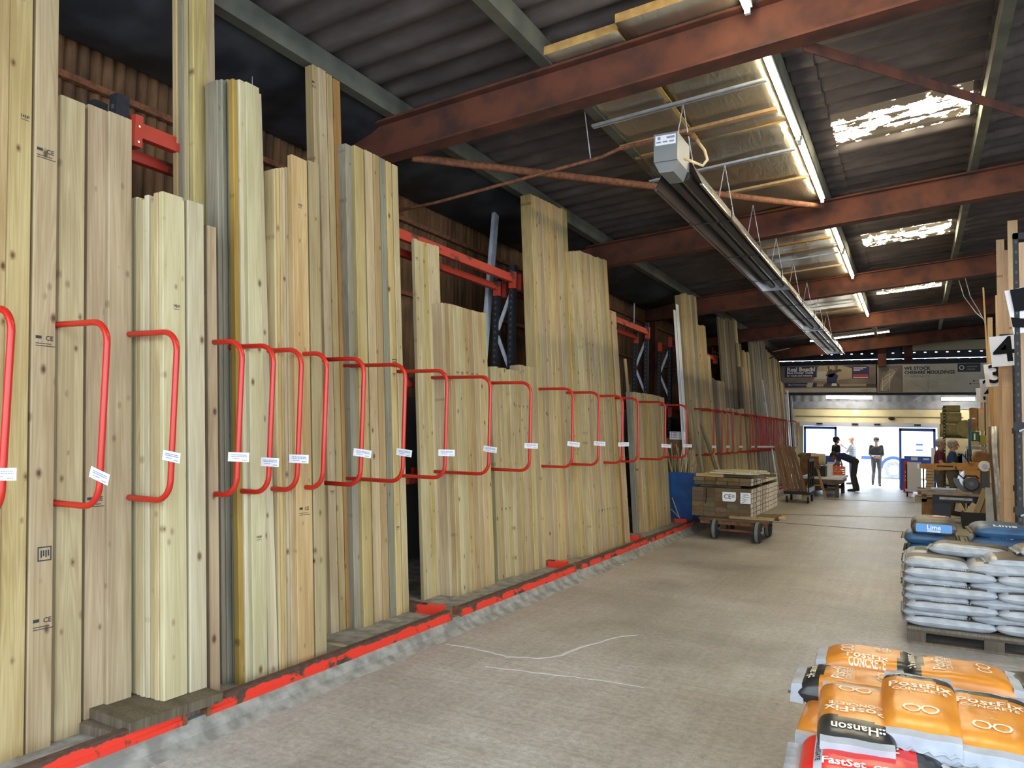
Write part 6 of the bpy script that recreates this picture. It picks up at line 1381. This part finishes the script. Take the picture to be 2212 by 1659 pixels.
q = mb.obj('name_panel', ['label_blue', 'print_white'], o); q['label'] = 'blue name panel'
tag(MB().box(-.06, .05, -.05, .05, 0, .004).obj('orange_card', 'banner_peach', None, (.2, 8.84, zl2+.157)), 'small orange card on the brown lime bag', 'card')
# orange and red concrete bags nearest the camera
pallet(-.48, 3.30, 1.35, 2.0, 'wooden pallet under the orange bags')
def pf(u, v, top):      # black brand end at +u
    if abs(u) > 1.5: return 2
    if u > .56+.06*math.copysign(1, v)*(abs(v) > .45): return 1
    return 0
TX_ = [('PostFix', .105, .12, .30, PI/2, 3, .001), ('CONCRETE', .055, -.14, .30, PI/2, 3, .001)]
def pf_texts(rot, near): 
    return [('PostFix', .085, .28, 0, rot, 3, .0012), ('CONCRETE', .042, .10, 0, rot, 3, .0008), ('- -- ---', .018, -.03, 0, rot, 3, 0), ('-- --- --', .017, -.28, 0, rot, 3, 0), ('O', .10, -.52, .22, rot, 3, 0), ('O', .10, -.52, -.22, rot, 3, 0), ('Hanson', .06, .78, -.05, rot, 3, .001), ('::', .06, .78, .62, rot, 4, .002)]
PM = ['poly_orange', 'poly_black', 'bag_paper', 'print_cream', 'print_white']
def orange(px, py, zt, l, w_, rz, rx, ry, label, seed, near=False, h=.135, texts=True, end_paper=True):
    p = on(px, py, Z=zt)
    o = bag('concrete_bag', l, w_, h, pf, PM, (p.x, p.y, zt-h), rz, rx, ry, seed=seed, fin=.045, label=label, group='orange concrete bags', texts=(([(a_, b_*.7, c_, .5, e_, f_, g_) if a_[0] in 'PC' else (a_, b_, c_, d_, e_, f_, g_) for (a_, b_, c_, d_, e_, f_, g_) in pf_texts(-PI/2, near)] if near else pf_texts(-PI/2, near))+([('PostFix', .07, -.1, -.70, 0, 3, .001), ('CONCRETE', .035, -.1, -.93, 0, 3, .0008)] if near else [])) if texts else ())
    # folded white paper block ends
    for s in ((-1, 1) if end_paper else ()):
        mb = MB(); n = 10; vs = []
        for j in range(n+1):
            v = -1+2*j/n; y = v*w_*.45; wz = .002*math.sin(j*1.1+seed)
            vs += [(s*(l/2-.02), y, h*.74+wz), (s*(l/2+.028), y, h*.70+wz), (s*(l/2+.036), y, h*.10+wz), (s*(l/2-.03), y, h*.08+wz)]
        mb.add(vs, [(4*j+k, 4*j+4+k, 4*j+4+(k+1) % 4, 4*j+(k+1) % 4) for j in range(n) for k in range(4)]+[(0, 1, 2, 3), (4*n+3, 4*n+2, 4*n+1, 4*n)])
        q = mb.obj('bag_end', 'bag_paper', o, smooth=False); q['label'] = 'folded white paper end of the bag'
    return o
ZT = .545
ORG = [  # px centre of the top, top height, size, turn, tilts
 (1884, 1406, ZT, .50, .33, .04, 0, 0, 'orange bag farthest back at left, black end to the right'),
 (2062, 1436, ZT, .52, .38, .04+PI, 0, 0, 'broad orange bag at the back right, black end to the left'),
 (1848, 1456, ZT-.02, .52, .36, PI+.02, 0, 0, 'orange bag at left lying under two others, black end to the left'),
 (1848, 1516, ZT+.01, .60, .31, -PI/2+.08, 0, .08, 'front left orange bag, black branded end towards the camera'),
 (1986, 1496, ZT+.06, .60, .31, PI/2+.03, 0, -.11, 'front middle orange bag, black end away from the camera'),
 (2138, 1534, ZT+.03, .60, .33, PI/2-.02, 0, -.09, 'front right orange bag, black end away from the camera'),
]
for i, (px, py, zt, l, w_, rz, rx, ry, lab) in enumerate(ORG): orange(px, py, zt, l, w_, rz, rx, ry, lab, 100+i*3.3, near=(i == 0), h=.15)
# the two layers carrying them
kk = 0
for l in range(2):
    for r_, yc in enumerate((4.12, 4.83)):
        for j in range(4):
            x = -.32+.335*j+(-.02 if l else .02)+random.uniform(-.01, .01)
            o = bag('concrete_bag', .68, .335, .15, pf, PM, (x, yc+.09*j+random.uniform(-.02, .02), .143+l*.127), (PI/2 if (j+l) % 2 else -PI/2)+random.uniform(-.03, .03), 0, 0, seed=140+kk*2.3, fin=.0, label='orange bag of the %s layer, %s from the left, %s row' % (('bottom', 'middle')[l], nth(j+1), ('front', 'back')[r_]), group='orange concrete bags', nu=22, nv=18)
            for s_ in (-1,) if (j+l) % 2 else (1,):
                mb = MB(); n = 10; vs = []
                for q in range(n+1):
                    v = -1+2*q/n; y = v*.155; wz = .002*math.sin(q*1.1+kk)
                    vs += [(s_*(.34-.02), y, .11+wz), (s_*(.34+.03), y, .105+wz), (s_*(.34+.035), y, .012+wz), (s_*(.34-.03), y, .012+wz)]
                mb.add(vs, [(4*q+k, 4*q+4+k, 4*q+4+(k+1) % 4, 4*q+(k+1) % 4) for q in range(n) for k in range(4)]+[(0, 1, 2, 3), (4*n+3, 4*n+2, 4*n+1, 4*n)])
                e = mb.obj('bag_end', 'bag_paper', o); e['label'] = 'folded white paper end of the bag'
            kk += 1
# red bag nearest the camera on a lower pair
p = on(1888, 1624, Z=.46)
def redm(u, v, top):
    if abs(u) > 1.5: return 2
    if u > .46+.10*(v > -.3): return 1
    if -.80 < u < -.68: return 2
    return 0
bag('concrete_bag', .56, .36, .16, redm, ['poly_red', 'poly_black', 'bag_paper', 'print_white'], (p.x, p.y, .30), .06, .10, 0, seed=171, fin=.06, label='red concrete bag with white lettering, lowest in the picture and nearest the camera', group=None,
    texts=(('FastSet', .056, -.40, -.62, 0, 3, .0012), ('CONCRETE', .040, .36, -.66, 0, 3, .002), ('AGGREGATE', .028, -.74, -.2, -PI/2, 1, .0005), ('10', .07, .25, .25, PI/2, 3, .001), ('O', .10, -.48, .5, 0, 3, 0), ('-- ---', .022, -.1, .4, PI/2, 3, 0), ('---', .03, .05, .3, PI/2, 3, 0)))
mb = MB(); n = 12; vs = []
for j in range(n+1):
    a = 2*PI*j/n
    for k, (r, x) in enumerate(((.10, .25), (.075, .29), (.10, .33), (.06, .37))): vs.append((x+.015*math.sin(3*a+k), r*1.25*math.cos(a)*(1+.12*math.sin(5*a+k)), .085+r*.75*math.sin(a)*(1+.15*math.sin(4*a))))
mb.add(vs, [(4*j+k, 4*j+k+1, 4*j+5+k, 4*j+4+k) for j in range(n) for k in range(3)])
plain('clear_film', (.62, .60, .58), .15, c2=(.4, .38, .36), scale=9, bump=.4)
o = mb.obj('film_twist', 'clear_film', None, (p.x, p.y, .30), (.1, 0, .06), smooth=True); tag(o, 'crumpled clear film bunched at the right end of the red bag', 'film')
for k in range(1): bag('concrete_bag', .60, .36, .155, pf, PM, (p.x+.02, p.y, .143), PI, 0, 0, seed=180, label='orange bag directly under the red bag', group='orange concrete bags', nu=22, nv=18)
bag('concrete_bag', .60, .36, .155, pf, PM, (p.x+.66, p.y+.12, .143), PI, 0, 0, seed=184, label='orange bag right of the one under the red bag', group='orange concrete bags', nu=22, nv=18)
p = on(2215, 1466, Z=ZT-.04); bag('concrete_bag', .50, .34, .14, lambda u, v, top: 1, ['poly_black', 'poly_black', 'bag_paper', 'print_cream'], (p.x+.12, p.y+.05, ZT-.18), .1, 0, 0, seed=131, label='blackish bag at the right picture edge behind the orange ones', group='orange concrete bags', texts=(('Hanson', .07, 0, 0, PI/2, 3, .001),))
